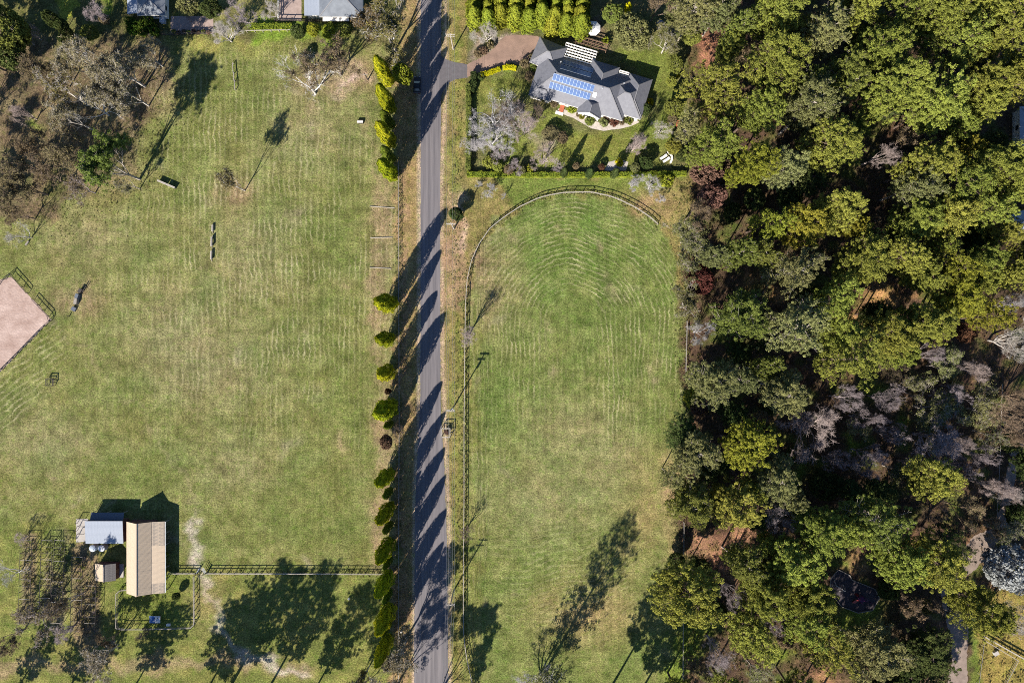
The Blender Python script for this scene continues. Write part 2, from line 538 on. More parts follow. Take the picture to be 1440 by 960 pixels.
for _ in range(46):
    pu, pv = rs.uniform(20, 545), rs.uniform(90, 790)
    paint(inL * mblob(pu, pv, rs.uniform(3, 12), rs.uniform(3, 12)), ((.24, .195, .115), (.075, .105, .028), (.215, .20, .12))[rs.integers(0, 3)], rs.uniform(.35, .75))
for _ in range(30):
    pu, pv = rs.uniform(665, 945), rs.uniform(280, 950)
    paint(inR * mblob(pu, pv, rs.uniform(3, 11), rs.uniform(3, 11)), ((.22, .185, .11), (.07, .105, .026), (.20, .19, .105))[rs.integers(0, 3)], rs.uniform(.35, .7))
paint(inL * mline([(36, 400), (90, 470), (180, 560), (260, 660), (275, 735)], 1.6, 3, True), (.22, .19, .11), .45)
paint(inL * mline([(510, 130), (525, 260), (530, 420), (528, 620), (530, 800)], 2.2, 4, True), (.235, .185, .11), .5)
# fine painted variation
Cg *= (1 + .07 * mid + .06 * hi)[..., None].clip(.6, 1.4)

rowc = np.zeros(U.shape); rowa = np.zeros(U.shape)
rowL = np.clip(inL, 0, 1) * np.clip(.75 + .5 * sines(U, V, 37, 90), .2, 1.2) * (.10 + .90 * np.clip(mblob(400, 430, 190, 150) + mblob(430, 200, 120, 150) * .5 + mblob(270, 200, 90, 160) * .6, 0, 1))
rowc = np.where(U < 600, (U + 1.4 * sines(U, V, 31, 420)) / 7.4 + .05 * sines(U, V, 36, 60), 0)
# diagonal mowing lines below the sand arena
dia = mpoly([(-60, 540), (75, 452), (110, 470), (60, 560), (-60, 680)], 8)
rowc = np.where((dia > .5) & (U < 600), (U * .60 + V * .80) / 8.0, rowc)
rowL = np.maximum(rowL, dia * .8)
dR = np.where(V < 455, np.hypot(U - 805, (V - 455)), np.abs(U - 805))
keepR = sstep((dR - 26) / 30)
dR = dR + 2.2 * sines(U, V, 32, 130) + .5 * sines(U, V, 34, 40)
rowR = inR * np.where(V < 455, keepR, .3 + .7 * keepR) * np.clip(.2 + 1.5 * mblob(815, 410, 110, 115) + .9 * mblob(850, 500, 85, 100) + .3 * mblob(680, 650, 40, 200), 0, 1) * (.8 + .4 * np.clip(sines(U, V, 35, 60), -1, 1))
fan = mblob(800, 810, 110, 90)
rowc = np.where(U >= 600, dR / 6.6, rowc)
fanc = (V + .0016 * (U - 700) ** 2 + 5 * sines(U, V, 33, 120)) / 8.5
use = (V > 690) & (U > 690) & (U < 955)
rowc = np.where(use, fanc, rowc)
rowR = np.where(use, inR * fan * .55 * sstep((V - 690) / 50), rowR * np.where((U > 690) & (U < 955), 1 - sstep((V - 620) / 65), 1))
rowa = np.where(U < 600, rowL, rowR)

nu, nv = len(us), len(vs_)
X = (U - 720) * S; Y = (480 - V) * S
co = np.stack([X, Y, np.zeros_like(X)], -1).reshape(-1, 3)
idx = np.arange(nu * nv).reshape(nv, nu)
quads = np.stack([idx[1:, :-1], idx[1:, 1:], idx[:-1, 1:], idx[:-1, :-1]], -1).reshape(-1, 4)


def np_mesh(name, co, faces, tone=None):
    me = bpy.data.meshes.new(name)
    n, k = faces.shape
    me.vertices.add(len(co)); me.vertices.foreach_set("co", np.ascontiguousarray(co, np.float32).ravel())
    me.loops.add(n * k); me.loops.foreach_set("vertex_index", np.ascontiguousarray(faces, np.int32).ravel())
    me.polygons.add(n)
    me.polygons.foreach_set("loop_start", np.arange(0, n * k, k, dtype=np.int32))
    if tone is not None:
        a = me.attributes.new("tone", 'FLOAT', 'FACE')
        a.data.foreach_set("value", np.ascontiguousarray(tone, np.float32))
    me.update(calc_edges=True)
    return me


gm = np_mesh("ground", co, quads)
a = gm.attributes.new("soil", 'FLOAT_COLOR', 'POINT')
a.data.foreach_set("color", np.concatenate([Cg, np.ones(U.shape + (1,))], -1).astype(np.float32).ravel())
a = gm.attributes.new("rowc", 'FLOAT', 'POINT'); a.data.foreach_set("value", rowc.astype(np.float32).ravel())
a = gm.attributes.new("rowa", 'FLOAT', 'POINT'); a.data.foreach_set("value", rowa.astype(np.float32).ravel())


def ground_mat():
    m = bpy.data.materials.new("grass_ground"); m.use_nodes = True
    nt = m.node_tree; N = nt.nodes; Lk = nt.links.new
    b = N["Principled BSDF"]; b.inputs["Roughness"].default_value = 1.0; b.inputs["Specular IOR Level"].default_value = 0.05
    tc = N.new("ShaderNodeTexCoord")
    col = N.new("ShaderNodeAttribute"); col.attribute_name = "soil"
    ra = N.new("ShaderNodeAttribute"); ra.attribute_name = "rowa"
    rc = N.new("ShaderNodeAttribute"); rc.attribute_name = "rowc"

    def noise(scale, detail=3, rough=.6):
        n = N.new("ShaderNodeTexNoise"); n.inputs["Scale"].default_value = scale
        n.inputs["Detail"].default_value = detail; n.inputs["Roughness"].default_value = rough
        Lk(tc.outputs["Object"], n.inputs["Vector"]); return n

    def mr(src, a0, a1, b0, b1):
        r = N.new("ShaderNodeMapRange"); r.inputs[1].default_value = a0; r.inputs[2].default_value = a1
        r.inputs[3].default_value = b0; r.inputs[4].default_value = b1; Lk(src, r.inputs[0]); return r.outputs[0]

    def math2(op, x, y):
        n = N.new("ShaderNodeMath"); n.operation = op
        for i, q in enumerate((x, y)):
            if isinstance(q, (int, float)): n.inputs[i].default_value = q
            else: Lk(q, n.inputs[i])
        return n.outputs[0]
    n1 = noise(2.6, 2, .7); n2 = noise(.55, 4); n3 = noise(.12, 3); n4 = noise(5.5, 1)
    f = math2('MULTIPLY', mr(n1.outputs["Fac"], .3, .7, .48, 1.52), mr(n2.outputs["Fac"], .3, .7, .72, 1.28))
    f = math2('MULTIPLY', f, mr(n4.outputs["Fac"], .3, .7, .62, 1.38))
    mixv = N.new("ShaderNodeVectorMath"); mixv.operation = 'SCALE'
    Lk(col.outputs["Color"], mixv.inputs[0]); Lk(f, mixv.inputs["Scale"])
    # patches: drier straw against greener tufts
    dry = N.new("ShaderNodeMix"); dry.data_type = 'RGBA'; dry.blend_type = 'MULTIPLY'
    Lk(mr(n3.outputs["Fac"], .35, .65, 0, 1), dry.inputs[0])
    dry.inputs[7].default_value = (1.12, .98, 1.06, 1)
    Lk(mixv.outputs[0], dry.inputs[6])
    tuft = N.new("ShaderNodeMix"); tuft.data_type = 'RGBA'; tuft.blend_type = 'MULTIPLY'
    n5 = noise(.9, 3); Lk(mr(n5.outputs["Fac"], .5, .68, 0, 1), tuft.inputs[0])
    tuft.inputs[7].default_value = (.78, .95, .66, 1)
    Lk(dry.outputs[2], tuft.inputs[6])
    n8 = noise(6.5, 2, .7)
    sp = N.new("ShaderNodeMix"); sp.data_type = 'RGBA'
    Lk(mr(n8.outputs["Fac"], .60, .72, 0, .55), sp.inputs[0])
    scl = N.new("ShaderNodeVectorMath"); scl.operation = 'MULTIPLY_ADD'
    Lk(tuft.outputs[2], scl.inputs[0]); scl.inputs[1].default_value = (1.5, 1.45, 1.6); scl.inputs[2].default_value = (.05, .045, .03)
    Lk(tuft.outputs[2], sp.inputs[6]); Lk(scl.outputs[0], sp.inputs[7])
    mpv = N.new("ShaderNodeMapping"); mpv.inputs["Scale"].default_value = (1, .035, 1); Lk(tc.outputs["Object"], mpv.inputs[0])
    nv = N.new("ShaderNodeTexNoise"); nv.inputs["Scale"].default_value = .9; nv.inputs["Detail"].default_value = 3; Lk(mpv.outputs[0], nv.inputs["Vector"])
    mph = N.new("ShaderNodeMapping"); mph.inputs["Scale"].default_value = (.03, 1, 1); Lk(tc.outputs["Object"], mph.inputs[0])
    nh = N.new("ShaderNodeTexNoise"); nh.inputs["Scale"].default_value = .6; nh.inputs["Detail"].default_value = 3; Lk(mph.outputs[0], nh.inputs["Vector"])
    stf = math2('MULTIPLY', mr(nv.outputs["Fac"], .35, .65, .84, 1.16), mr(nh.outputs["Fac"], .35, .65, .92, 1.08))
    stm = N.new("ShaderNodeVectorMath"); stm.operation = 'SCALE'; Lk(sp.outputs[2], stm.inputs[0])
    Lk(math2('ADD', 1.0, math2('MULTIPLY', math2('SUBTRACT', stf, 1.0), mr(ra.outputs["Fac"], 0, .3, .25, 1))), stm.inputs["Scale"])
    # mowing rows: pale clippings left in lines
    sn = N.new("ShaderNodeMath"); sn.operation = 'SINE'
    nw = noise(.16, 3); nw2 = noise(.9, 2)
    rcw = math2('ADD', rc.outputs["Fac"], math2('ADD', mr(nw.outputs["Fac"], .3, .7, -.38, .38), mr(nw2.outputs["Fac"], .3, .7, -.16, .16)))
    Lk(math2('MULTIPLY', rcw, 6.2832), sn.inputs[0])
    n6 = noise(.22, 4); n7 = noise(1.1, 3)
    amp = math2('MULTIPLY', ra.outputs["Fac"], math2('MULTIPLY', mr(n6.outputs["Fac"], .38, .62, .1, 1), mr(n7.outputs["Fac"], .36, .62, .25, 1)))
    pk = math2('MULTIPLY', mr(sn.outputs[0], .35, .95, 0, 1), amp)
    dk = math2('MULTIPLY', mr(sn.outputs[0], -.2, -.9, 0, 1), amp)
    r1 = N.new("ShaderNodeMix"); r1.data_type = 'RGBA'; Lk(math2('MULTIPLY', pk, .85), r1.inputs[0])
    Lk(stm.outputs[0], r1.inputs[6]); r1.inputs[7].default_value = (.37, .34, .195, 1)
    r2 = N.new("ShaderNodeMix"); r2.data_type = 'RGBA'; Lk(math2('MULTIPLY', dk, .55), r2.inputs[0])
    Lk(r1.outputs[2], r2.inputs[6]); r2.inputs[7].default_value = (.07, .10, .022, 1)
    Lk(r2.outputs[2], b.inputs["Base Color"])
    hgt = math2('ADD', math2('MULTIPLY', n1.outputs["Fac"], .5), math2('ADD', math2('MULTIPLY', n4.outputs["Fac"], .3), math2('MULTIPLY', pk, .25)))
    bp = N.new("ShaderNodeBump"); bp.inputs["Strength"].default_value = .8; bp.inputs["Distance"].default_value = .32
    Lk(hgt, bp.inputs["Height"]); Lk(bp.outputs[0], b.inputs["Normal"])
    return m


M['ground'] = ground_mat()
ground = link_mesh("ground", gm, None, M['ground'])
tag(ground, None, None, None, 'structure')


def sheet(name, pts, z, m, jit=0.35, step=4.0, thick=None):
    """flat sheet from a pixel outline, its edge resampled and slightly ragged"""
    r = random.Random(len(pts) * 13 + int(z * 1e5))
    out = []
    n = len(pts)
    for i in range(n):
        x0, y0 = pts[i]; x1, y1 = pts[(i + 1) % n]
        k = max(1, int(math.hypot(x1 - x0, y1 - y0) / step))
        for j in range(k):
            t = j / k
            out.append((x0 + (x1 - x0) * t + r.uniform(-jit, jit), y0 + (y1 - y0) * t + r.uniform(-jit, jit)))
    bm = bmesh.new()
    vv = [bm.verts.new((*G(u, v), z)) for u, v in out]
    f = bm.faces.new(vv)
    if f.calc_area() and f.normal.z < 0: f.normal_flip()
    f.normal_update()
    if f.normal.z < 0: f.normal_flip()
    bmesh.ops.triangulate(bm, faces=[f])
    me = bpy.data.meshes.new(name); bm.to_mesh(me); bm.free()
    o = link_mesh(name, me, None, m)
    o['kind'] = 'structure'
    return o


M['asphalt'] = mat('asphalt', (.185, .170, .178), (.098, .092, .102), 1.5, .9, bump=.1, detail=8, stretch=(1, .03, 1))
M['apron'] = mat('asphalt_apron', (.125, .115, .125), (.09, .085, .092), 1.4, .9, bump=.1, detail=6)
M['gravel'] = mat('gravel_drive', (.29, .195, .155), (.19, .13, .105), .35, .95, bump=.3, detail=8, bscale=4)
M['sand'] = mat('arena_sand', (.46, .355, .315), (.27, .185, .155), .28, 1.0, bump=.6, detail=12, bscale=2.0)
M['track'] = mat('dirt_track', (.28, .22, .185), (.16, .125, .105), .5, 1.0, bump=.3, detail=7)
M['paving'] = mat('paving', (.36, .28, .25), (.25, .19, .17), .8, .95, detail=6)
M['pad'] = mat('playground_bark', (.075, .064, .075), (.045, .038, .045), 1.0, 1.0, bump=.3)  # dark surface, its colour deepened to stand in for tree shade on it

sheet("road", [(592, -300), (591.5, 120), (591.5, 450), (591, 560), (587, 640), (583.5, 720), (582.5, 900), (583, 1300),
               (631, 1300), (630, 900), (629, 780), (625, 660), (620, 580), (619, 450), (619, 230), (620.5, 140), (621, -300)], .008, M['asphalt'], .5)
sheet("driveway_apron", [(618, 140), (625, 125), (632, 116), (640, 112), (658, 109), (658, 91), (640, 88), (630, 85), (622, 80), (618, 74)], .012, M['apron'], .3)
sheet("driveway", [(657, 91), (664, 87), (679, 80), (691, 72), (702, 59), (710, 51), (727, 49), (757, 51), (762, 58), (752, 80), (747, 88), (744, 90),
                   (730, 92), (720, 88), (704, 93), (691, 97), (675, 102), (664, 106), (657, 109)], .016, M['gravel'], .4)
sheet("sand_arena", [(-60, 420), (0, 393), (16, 389), (72, 449), (0, 523), (-40, 570), (-130, 640), (-200, 560)], .006, M['sand'], .4)
sheet("dirt_track", [(1440, 620), (1432, 655), (1424, 690), (1415, 740), (1398, 770), (1372, 800), (1352, 815), (1347, 850), (1351, 868), (1362, 880),
                     (1360, 920), (1361, 960), (1368, 1300), (1330, 1300), (1332, 960), (1338, 930), (1340, 900), (1330, 870), (1322, 835), (1322, 810), (1345, 785), (1370, 752), (1398, 742), (1410, 700), (1416, 660), (1428, 610)], .006, M['track'], 1.2)
sheet("playground_pad", [(1168.6, 812.3), (1179, 801), (1195, 809), (1198, 815.5), (1229.6, 828), (1236, 840.5), (1226.5, 857), (1206.7, 860.7), (1184, 852), (1167, 832)], .008, M['pad'], .3)
sheet("terrace", [(393, -60), (424, -60), (424, 29), (393, 29)], .008, M['paving'], .2)
sheet("paved_garden_bed", [(240, 23), (300, 23), (300, 48), (240, 48)], .008, M['paving'], .4)
sheet("garden_path", [(782, 158), (786, 153), (812, 158), (826, 164), (838, 171), (852, 173), (872, 172), (893, 166), (899, 172), (886, 178), (868, 182), (848, 184), (832, 181), (820, 174), (806, 166)], .02, M['stone'], .4)
sheet("garden_corner_paving", [(850, 240), (856, 228), (872, 224), (884, 228), (880, 240)], .02, M['concrete'], .3)
sheet("shed_apron", [(107, 729), (124, 729), (124, 761), (107, 762)], .02, M['concrete'], .2)

# ------------------------------------------------------------------ buildings
def roof_hull(poly, zb, tan, gable=(), slab=0.0):
    """upper envelope of one slope per edge over a convex outline (hip roof); edges in gable stay vertical"""
    a = sum(poly[i][0] * poly[(i + 1) % len(poly)][1] - poly[(i + 1) % len(poly)][0] * poly[i][1] for i in range(len(poly)))
    n = len(poly)
    pl = []   # A x <= b
    for i in range(n):
        (x0, y0), (x1, y1) = poly[i], poly[(i + 1) % n]
        d = math.hypot(x1 - x0, y1 - y0)
        nx, ny = -(y1 - y0) / d, (x1 - x0) / d
        if a < 0: nx, ny = -nx, -ny
        c = nx * x0 + ny * y0
        if i in gable:
            pl.append((-nx, -ny, 0, -c))
        else:
            pl.append((-tan * nx, -tan * ny, 1, zb - tan * c))
    pl.append((0, 0, -1, -zb))
    A = np.array([p[:3] for p in pl], float); b = np.array([p[3] for p in pl], float)
    pts = []
    m = len(pl)
    for i in range(m):
        for j in range(i + 1, m):
            for k in range(j + 1, m):
                Q = A[[i, j, k]]
                if abs(np.linalg.det(Q)) < 1e-9: continue
                p = np.linalg.solve(Q, b[[i, j, k]])
                if (A @ p <= b + 1e-6).all() and not any(np.linalg.norm(p - q) < 1e-5 for q in pts):
                    pts.append(p)
    bm = bmesh.new()
    for p in pts: bm.verts.new(p)
    bmesh.ops.convex_hull(bm, input=bm.verts[:])
    bmesh.ops.dissolve_limit(bm, angle_limit=math.radians(1), verts=bm.verts[:], edges=bm.edges[:])
    bm.normal_update()
    bm.verts.index_update()
    vs = [tuple(v.co) for v in bm.verts]
    fs = [tuple(v.index for v in f.verts) for f in bm.faces]
    edges = [(e.verts[0].co.copy(), e.verts[1].co.copy()) for e in bm.edges
             if not (e.verts[0].co.z < zb + .01 and e.verts[1].co.z < zb + .01)]
    bm.free()
    return vs, fs, edges


def inset_rect(x0, y0, x1, y1, d):
    return [(x0 + d, y0 + d), (x1 - d, y0 + d), (x1 - d, y1 - d), (x0 + d, y1 - d)]


def rot(poly, c, ang):
    cs, sn = math.cos(ang), math.sin(ang)
    return [(c[0] + (x - c[0]) * cs - (y - c[1]) * sn, c[1] + (x - c[0]) * sn + (y - c[1]) * cs) for x, y in poly]


def wing(root, poly, inner, ze, tan, roofm, wallm, gable=(), wall_top=None, z0=0.0):
    vs, fs, ed = roof_hull(poly, ze, tan, gable)
    o = MB().add(vs, fs).build("roof", roofm, root, True)
    for p, q in ed:
        if (p - q).length > .4:
            MB().beam(p + Vector((0, 0, .02)), q + Vector((0, 0, .02)), .22, .09).build("ridge_cap", M['ridge'], o, True)
    MB().prism(poly, ze - .20, ze - .012).build("gutter", M['white'], o, True)
    MB().prism(inner, z0, ze - .21).build("wall", wallm, root, True)
    return o


K = .983
hx, hy = G(778, 107.5, 3.0)
house = thing("house", "large grey hip roofed house with blue solar panels and white walls", "house", (hx, hy, 0), math.radians(-16.6))


def R(a0, b0, a1, b1):
    return [(a0 * K, -b1 * K), (a1 * K, -b1 * K), (a1 * K, -b0 * K), (a0 * K, -b0 * K)]


def RI(a0, b0, a1, b1, d=.55):
    return R(a0 + d, b0 + d, a1 - d, b1 - d)


T = .62
wing(house, R(-4.6, -5.35, 20.0, 5.85), RI(-4.6, -5.35, 20.0, 5.85), 3.000, T, M['roof_slate'], M['render'])
wing(house, R(14.0, -4.75, 24.25, 4.2), RI(14, -4.75, 24.25, 4.2), 3.012, T, M['roof_slate'], M['render'])
wing(house, R(18.15, -6.35, 24.35, 3.7), RI(18.15, -6.35, 24.35, 3.7), 3.024, T, M['roof_slate'], M['render'])
wing(house, R(8.3, -6.9, 15.5, 2.5), RI(8.3, -6.9, 15.5, 2.5), 3.036, T, M['roof_slate'], M['render'])
gp = rot(R(-6.5, -8.2, .95, -1.3), (-2.5 * K, 4.7 * K), math.radians(-6))
gi = rot(RI(-6.5, -8.2, .95, -1.3), (-2.5 * K, 4.7 * K), math.radians(-6))
wing(house, gp, gi, 3.048, T, M['roof_slate'], M['render'])
wing(house, R(8.3, 2.0, 14.5, 6.95), RI(8.3, 2.0, 14.5, 6.95, .4), 3.018, .80, M['roof_slate'], M['render'], gable=(0,))
wing(house, R(-4.7, 2.4, 1.2, 6.35), RI(-4.7, 2.4, 1.2, 6.35, .5), 3.03, T, M['roof_slate'], M['render'])
# gable front wall under the small gable
gx0, gx1, gy = 8.45 * K, 14.35 * K, -6.86 * K
MB().add([(gx0, gy - .09, 3.05), (gx1, gy - .09, 3.05), ((gx0 + gx1) / 2, gy - .09, 3.05 + (gx1 - gx0) / 2 * .78),
          (gx0, gy - .03, 3.05), (gx1, gy - .03, 3.05), ((gx0 + gx1) / 2, gy - .03, 3.05 + (gx1 - gx0) / 2 * .78)],
         [(0, 1, 2), (5, 4, 3), (0, 3, 4, 1), (1, 4, 5, 2), (2, 5, 3, 0)]).build("gable_front", M['white'], house, True)


def window(root, x, y, w, h, z, ang=0.0, out=(0, -1)):
    """framed window on a wall; x, y is the middle of its foot on the wall, out the outward direction"""
    tx, ty = -out[1], out[0]
    f = MB()
    t = .09
    for sx in (-1, 1):
        f.box((x + tx * sx * (w / 2 - t / 2) + out[0] * .03, y + ty * sx * (w / 2 - t / 2) + out[1] * .03, z + h / 2), (t, .09, h), math.atan2(ty, tx))
    for zz in (z + t / 2, z + h - t / 2):
        f.box((x + out[0] * .028, y + out[1] * .028, zz), (w - 2 * t, .085, t), math.atan2(ty, tx))
    o = f.build("window", M['white'], root, True)
    MB().box((x + out[0] * .02, y + out[1] * .02, z + h / 2), (w - 2 * t, .03, h - 2 * t), math.atan2(ty, tx)).build("pane", M['glass'], o, True)
    return o


yf = -(5.85 - .55) * K
for a in (2.9, 5.2, 6.9):
    window(house, a * K, yf, 1.5, 1.5, .9)
for a in (15.6, 17.4): window(house, a * K, yf, 1.3, 1.5, .9)
window(house, 21.4 * K, -(4.2 - .55) * K, 2.0, 1.6, .8)
window(house, 11.4 * K, -(6.95 - .4) * K, 2.6, 1.7, .7)
window(house, -1.9 * K, -(6.35 - .5) * K, 2.2, 1.6, .8)
# solar panels on the front slope: two rows of twelve
slope = math.atan(T)


def on_front(a, b, lift=.0):
    d = 5.85 - b
    return Vector((a * K, -b * K, 3.0 + d * K * T + lift))


pm = MB().box((0, 0, 0), (.80, 1.50, .035)).mesh("solar_panel")
pf = MB()
for sx in (-1, 1): pf.box((sx * .415, 0, -.004), (.035, 1.60, .05))
for sy in (-1, 1): pf.box((0, sy * .775, -.004), (.79, .05, .05))
for sx in (-.133, .133): pf.box((sx, 0, .021), (.012, 1.50, .006))
pfm = pf.mesh("panel_frame")
for row, b in enumerate((1.22, 3.02)):
    for i in range(12):
        o = link_mesh("solar_panel", pm, house, M['panel'])
        o.location = on_front(.55 + i * .885 - row * .30, b, .13)
        o.rotation_euler = (slope, 0, 0)
        f = link_mesh("panel_frame", pfm, o, M['panel_frame'])


def on_back(a, b, lift=.0):
    d = b + 5.35
    return Vector((a * K, -b * K, 3.0 + d * K * T + lift))


for row, b in enumerate((-2.1, -3.8)):
    for i in range(9):
        o = link_mesh("solar_panel", pm, house, M['panel'])
        o.location = on_back(1.6 + i * .885 + row * .2, b, .13)
        o.rotation_euler = (-slope, 0, 0)
        link_mesh("panel_frame", pfm, o, M['panel_frame'])
sk = MB().box((0, 0, 0), (.95, 1.25, .12)).build("skylight", M['white'], house, True)
sk.location = on_front(11.35, 2.35, .1); sk.rotation_euler = (slope, 0, 0)
link_mesh("pane", MB().box((0, 0, .065), (.7, 1.0, .02)).mesh("pane"), sk, M['canvas'])
for a, b, fn in ((12.7, .75, on_front), (.9, -3.4, on_back), (17.6, -2.6, on_back)):
    p = fn(a, b)
    c = MB().lathe((p.x, p.y, p.z - .1), [(.10, 0), (.10, .55), (.16, .56), (.16, .68), (.02, .72)], 8).build("flue", M['steel'], house, True)


def pergola(label, a0, b0, a1, b1, z, nb, nr, m=M['white'], wid=.24):
    x, y = a0 * K, -b0 * K
    cs, sn = math.cos(house.rotation_euler.z), math.sin(house.rotation_euler.z)
    root = thing("pergola", label, "pergola", (hx + x * cs - y * sn, hy + x * sn + y * cs, 0), house.rotation_euler.z)
    W, D = (a1 - a0) * K, (b1 - b0) * K
    for i in range(nb):
        yy = -D * i / (nb - 1)
        MB().box((W / 2, yy, z), (W, wid, .16)).build("beam", m, root, True)
    for i in range(nr):
        MB().box((W * i / (nr - 1), -D / 2, z - .14), (.10, D, .11)).build("rafter", m, root, True)
    for px in (0.05, W / 2, W - .05):
        for py in (0, -D):
            MB().box((px, py, (z - .2) / 2), (.14, .14, z - .2)).build("post", m, root, True)
    return root


pergola("white slatted pergola against the shaded side of the house", .7, -9.2, 8.9, -5.75, 2.75, 6, 12)
pergola("short white slatted pergola by the rear right wing of the house", 15.7, -6.4, 18.2, -4.95, 2.7, 4, 5)
pergola("brown vine frame in the garden below the white umbrella", 2.9, -12.0, 11.0, -10.4, 2.2, 3, 9, M['brown_timber'], .14)

# white garden umbrella
def umbrella(label, u, v, r, h, m, m2):
    x, y = G(u, v, h)
    root = thing("garden_umbrella", label, "umbrella", (x, y, 0))
    n = 8
    vs = [(0, 0, h)] + [(r * math.cos(2 * math.pi * (i + .5) / n), r * math.sin(2 * math.pi * (i + .5) / n), h - r * .42) for i in range(n)]
    vs += [(r * 1.0 * math.cos(2 * math.pi * (i + .5) / n), r * math.sin(2 * math.pi * (i + .5) / n), h - r * .42 - .22) for i in range(n)]
    fs = [(0, i + 1, (i + 1) % n + 1) for i in range(n)] + [(i + 1, i + 1 + n, (i + 1) % n + 1 + n, (i + 1) % n + 1) for i in range(n)]
    c = MB().add(vs, fs).build("canopy", m, root, True)
    for i in range(n):
        MB().beam((0, 0, h - .03), (vs[i + 1][0], vs[i + 1][1], vs[i + 1][2] - .03), .05, .04).build("rib", m2, c, True)
    MB().tube((0, 0, 0), (0, 0, h + .15), .05, .04, 8).build("pole", m2, root, True)
    MB().lathe((0, 0, 0), [(.4, 0), (.4, .1), (.08, .14)], 10).build("base", m2, root, True)
    return root


umbrella("white octagonal garden umbrella behind the pergola", 835, 38, 1.85, 3.0, M['canvas'], M['pale_timber'])
umbrella("small blue garden umbrella near the right garden edge", 929, 32, .95, 2.4, M['blue_canvas'], M['dark_timber'])

# brick landing and white step at the house front
MB().box((*G(790, 153), .15), (1.1, 1.9, .3), math.radians(-16.6)).build("brick_landing", M['brick'])
tag(bpy.context.scene.objects["brick_landing"], "orange brick landing at the front of the house", "landing")
tag(MB().box((*G(786.5, 159.5), .10), (2.0, .75, .2), math.radians(-16.6)).build("front_step", M['white']), "white front step below the orange brick landing", "step")
# raised brick bed with white kerb, right side of the garden
rb = thing("raised_bed", "terracotta raised bed with white kerb at the right garden edge", "garden bed", P(954.5, 182))
MB().box((*G(954, 181), .2), (1.25, 4.0, .4)).build("soil_bed", M['brick'], rb)
MB().box((*G(958.6, 181.5), .25), (.3, 4.4, .5)).build("kerb", M['white'], rb)
MB().box((*G(953.4, 193.6), .25), (2.1, .32, .5), math.radians(4)).build("kerb", M['white'], rb)
# two loungers and a curved bench at the garden's lower right corner
def lounger(label, u, v, ang, grp):
    x, y = G(u, v)
    t = thing("sun_lounger", label, "sun lounger", (x, y, 0), ang, grp)
    MB().box((0, -.25, .32), (.62, 1.35, .09)).build("seat", M['white'], t, True)
    b = MB().add([(-.31, .43, .28), (.31, .43, .28), (.31, .95, .72), (-.31, .95, .72), (-.31, .43, .36), (.31, .43, .36), (.31, .90, .79), (-.31, .90, .79)],
                 [(0, 1, 2, 3), (7, 6, 5, 4), (0, 4, 5, 1), (1, 5, 6, 2), (2, 6, 7, 3), (3, 7, 4, 0)]).build("backrest", M['white'], t, True)
    for sx in (-.27, .27):
        for yy in (-.85, .35):
            MB().box((sx, yy, .14), (.06, .06, .275)).build("leg", M['white'], t, True)
    return t


lounger("white sun lounger nearer the lawn, in the garden's lower right corner", 932.5, 221.5, math.radians(-58), "garden loungers")
lounger("white sun lounger nearer the curved white bench in the garden", 936.5, 225.5, math.radians(-58), "garden loungers")
cb = thing("curved_bench", "curved white garden bench beside the two loungers", "bench", P(941, 218))
pts = [(938.5, 214.5), (942, 217), (944.5, 221), (944, 226), (942.5, 229)]
for i in range(4):
    a0, a1 = P(*pts[i]), P(*pts[i + 1])
    MB().beam(a0 + Vector((0, 0, .42)), a1 + Vector((0, 0, .42)), .5, .10).build("seat_slab", M['white'], cb)
for p in pts:
    MB().box((*G(*p), .19), (.3, .35, .37)).build("pier", M['white'], cb)


# ---------------- sheds lower left
def slope_sheets(root, e0, e1, r0, r1, w, mats, th=.03):
    """a roof slope laid in single ribbed sheets running from eave (e0-e1) to ridge (r0-r1), all in root space"""
    e0, e1, r0, r1 = map(Vector, (e0, e1, r0, r1))
    n = max(1, round((e1 - e0).length / w))
    step = (e1 - e0) / n
    up = (r0 - e0)
    nrm = step.cross(up).normalized()
    if nrm.z < 0: nrm = -nrm
    ribs = 4
    prof = []
    for i in range(ribs):
        t0 = i / ribs
        prof += [(t0, 0), (t0 + .6 / ribs, 0), (t0 + .7 / ribs, .014), (t0 + .9 / ribs, .014)]
    prof.append((1.0, 0))
    vs = []
    for base in (Vector((0, 0, 0)), up):
        for t, hgt in prof: vs.append(base + step * (t * .995) + nrm * hgt)
    m = len(prof)
    fs = [(i, i + 1, i + 1 + m, i + m) for i in range(m - 1)]
    vs += [q - nrm * th for q in (vs[0], vs[m - 1], vs[2 * m - 1], vs[m])]
    k = 2 * m
    fs += [(k + 3, k + 2, k + 1, k), (0, m, k + 3, k), (m - 1, k + 1, k + 2, 2 * m - 1), (0, k, k + 1, m - 1), (m, 2 * m - 1, k + 2, k + 3)]
    me = MB().add(vs, fs).mesh("roof_sheet")
    for i in range(n):
        o = link_mesh("roof_sheet", me, root, mats(i / max(1, n - 1)))
        o.location = e0 + step * i + nrm * random.uniform(0, .012)


def shed_xy(u, v):
    return (u - 720) * S, (480 - v) * S


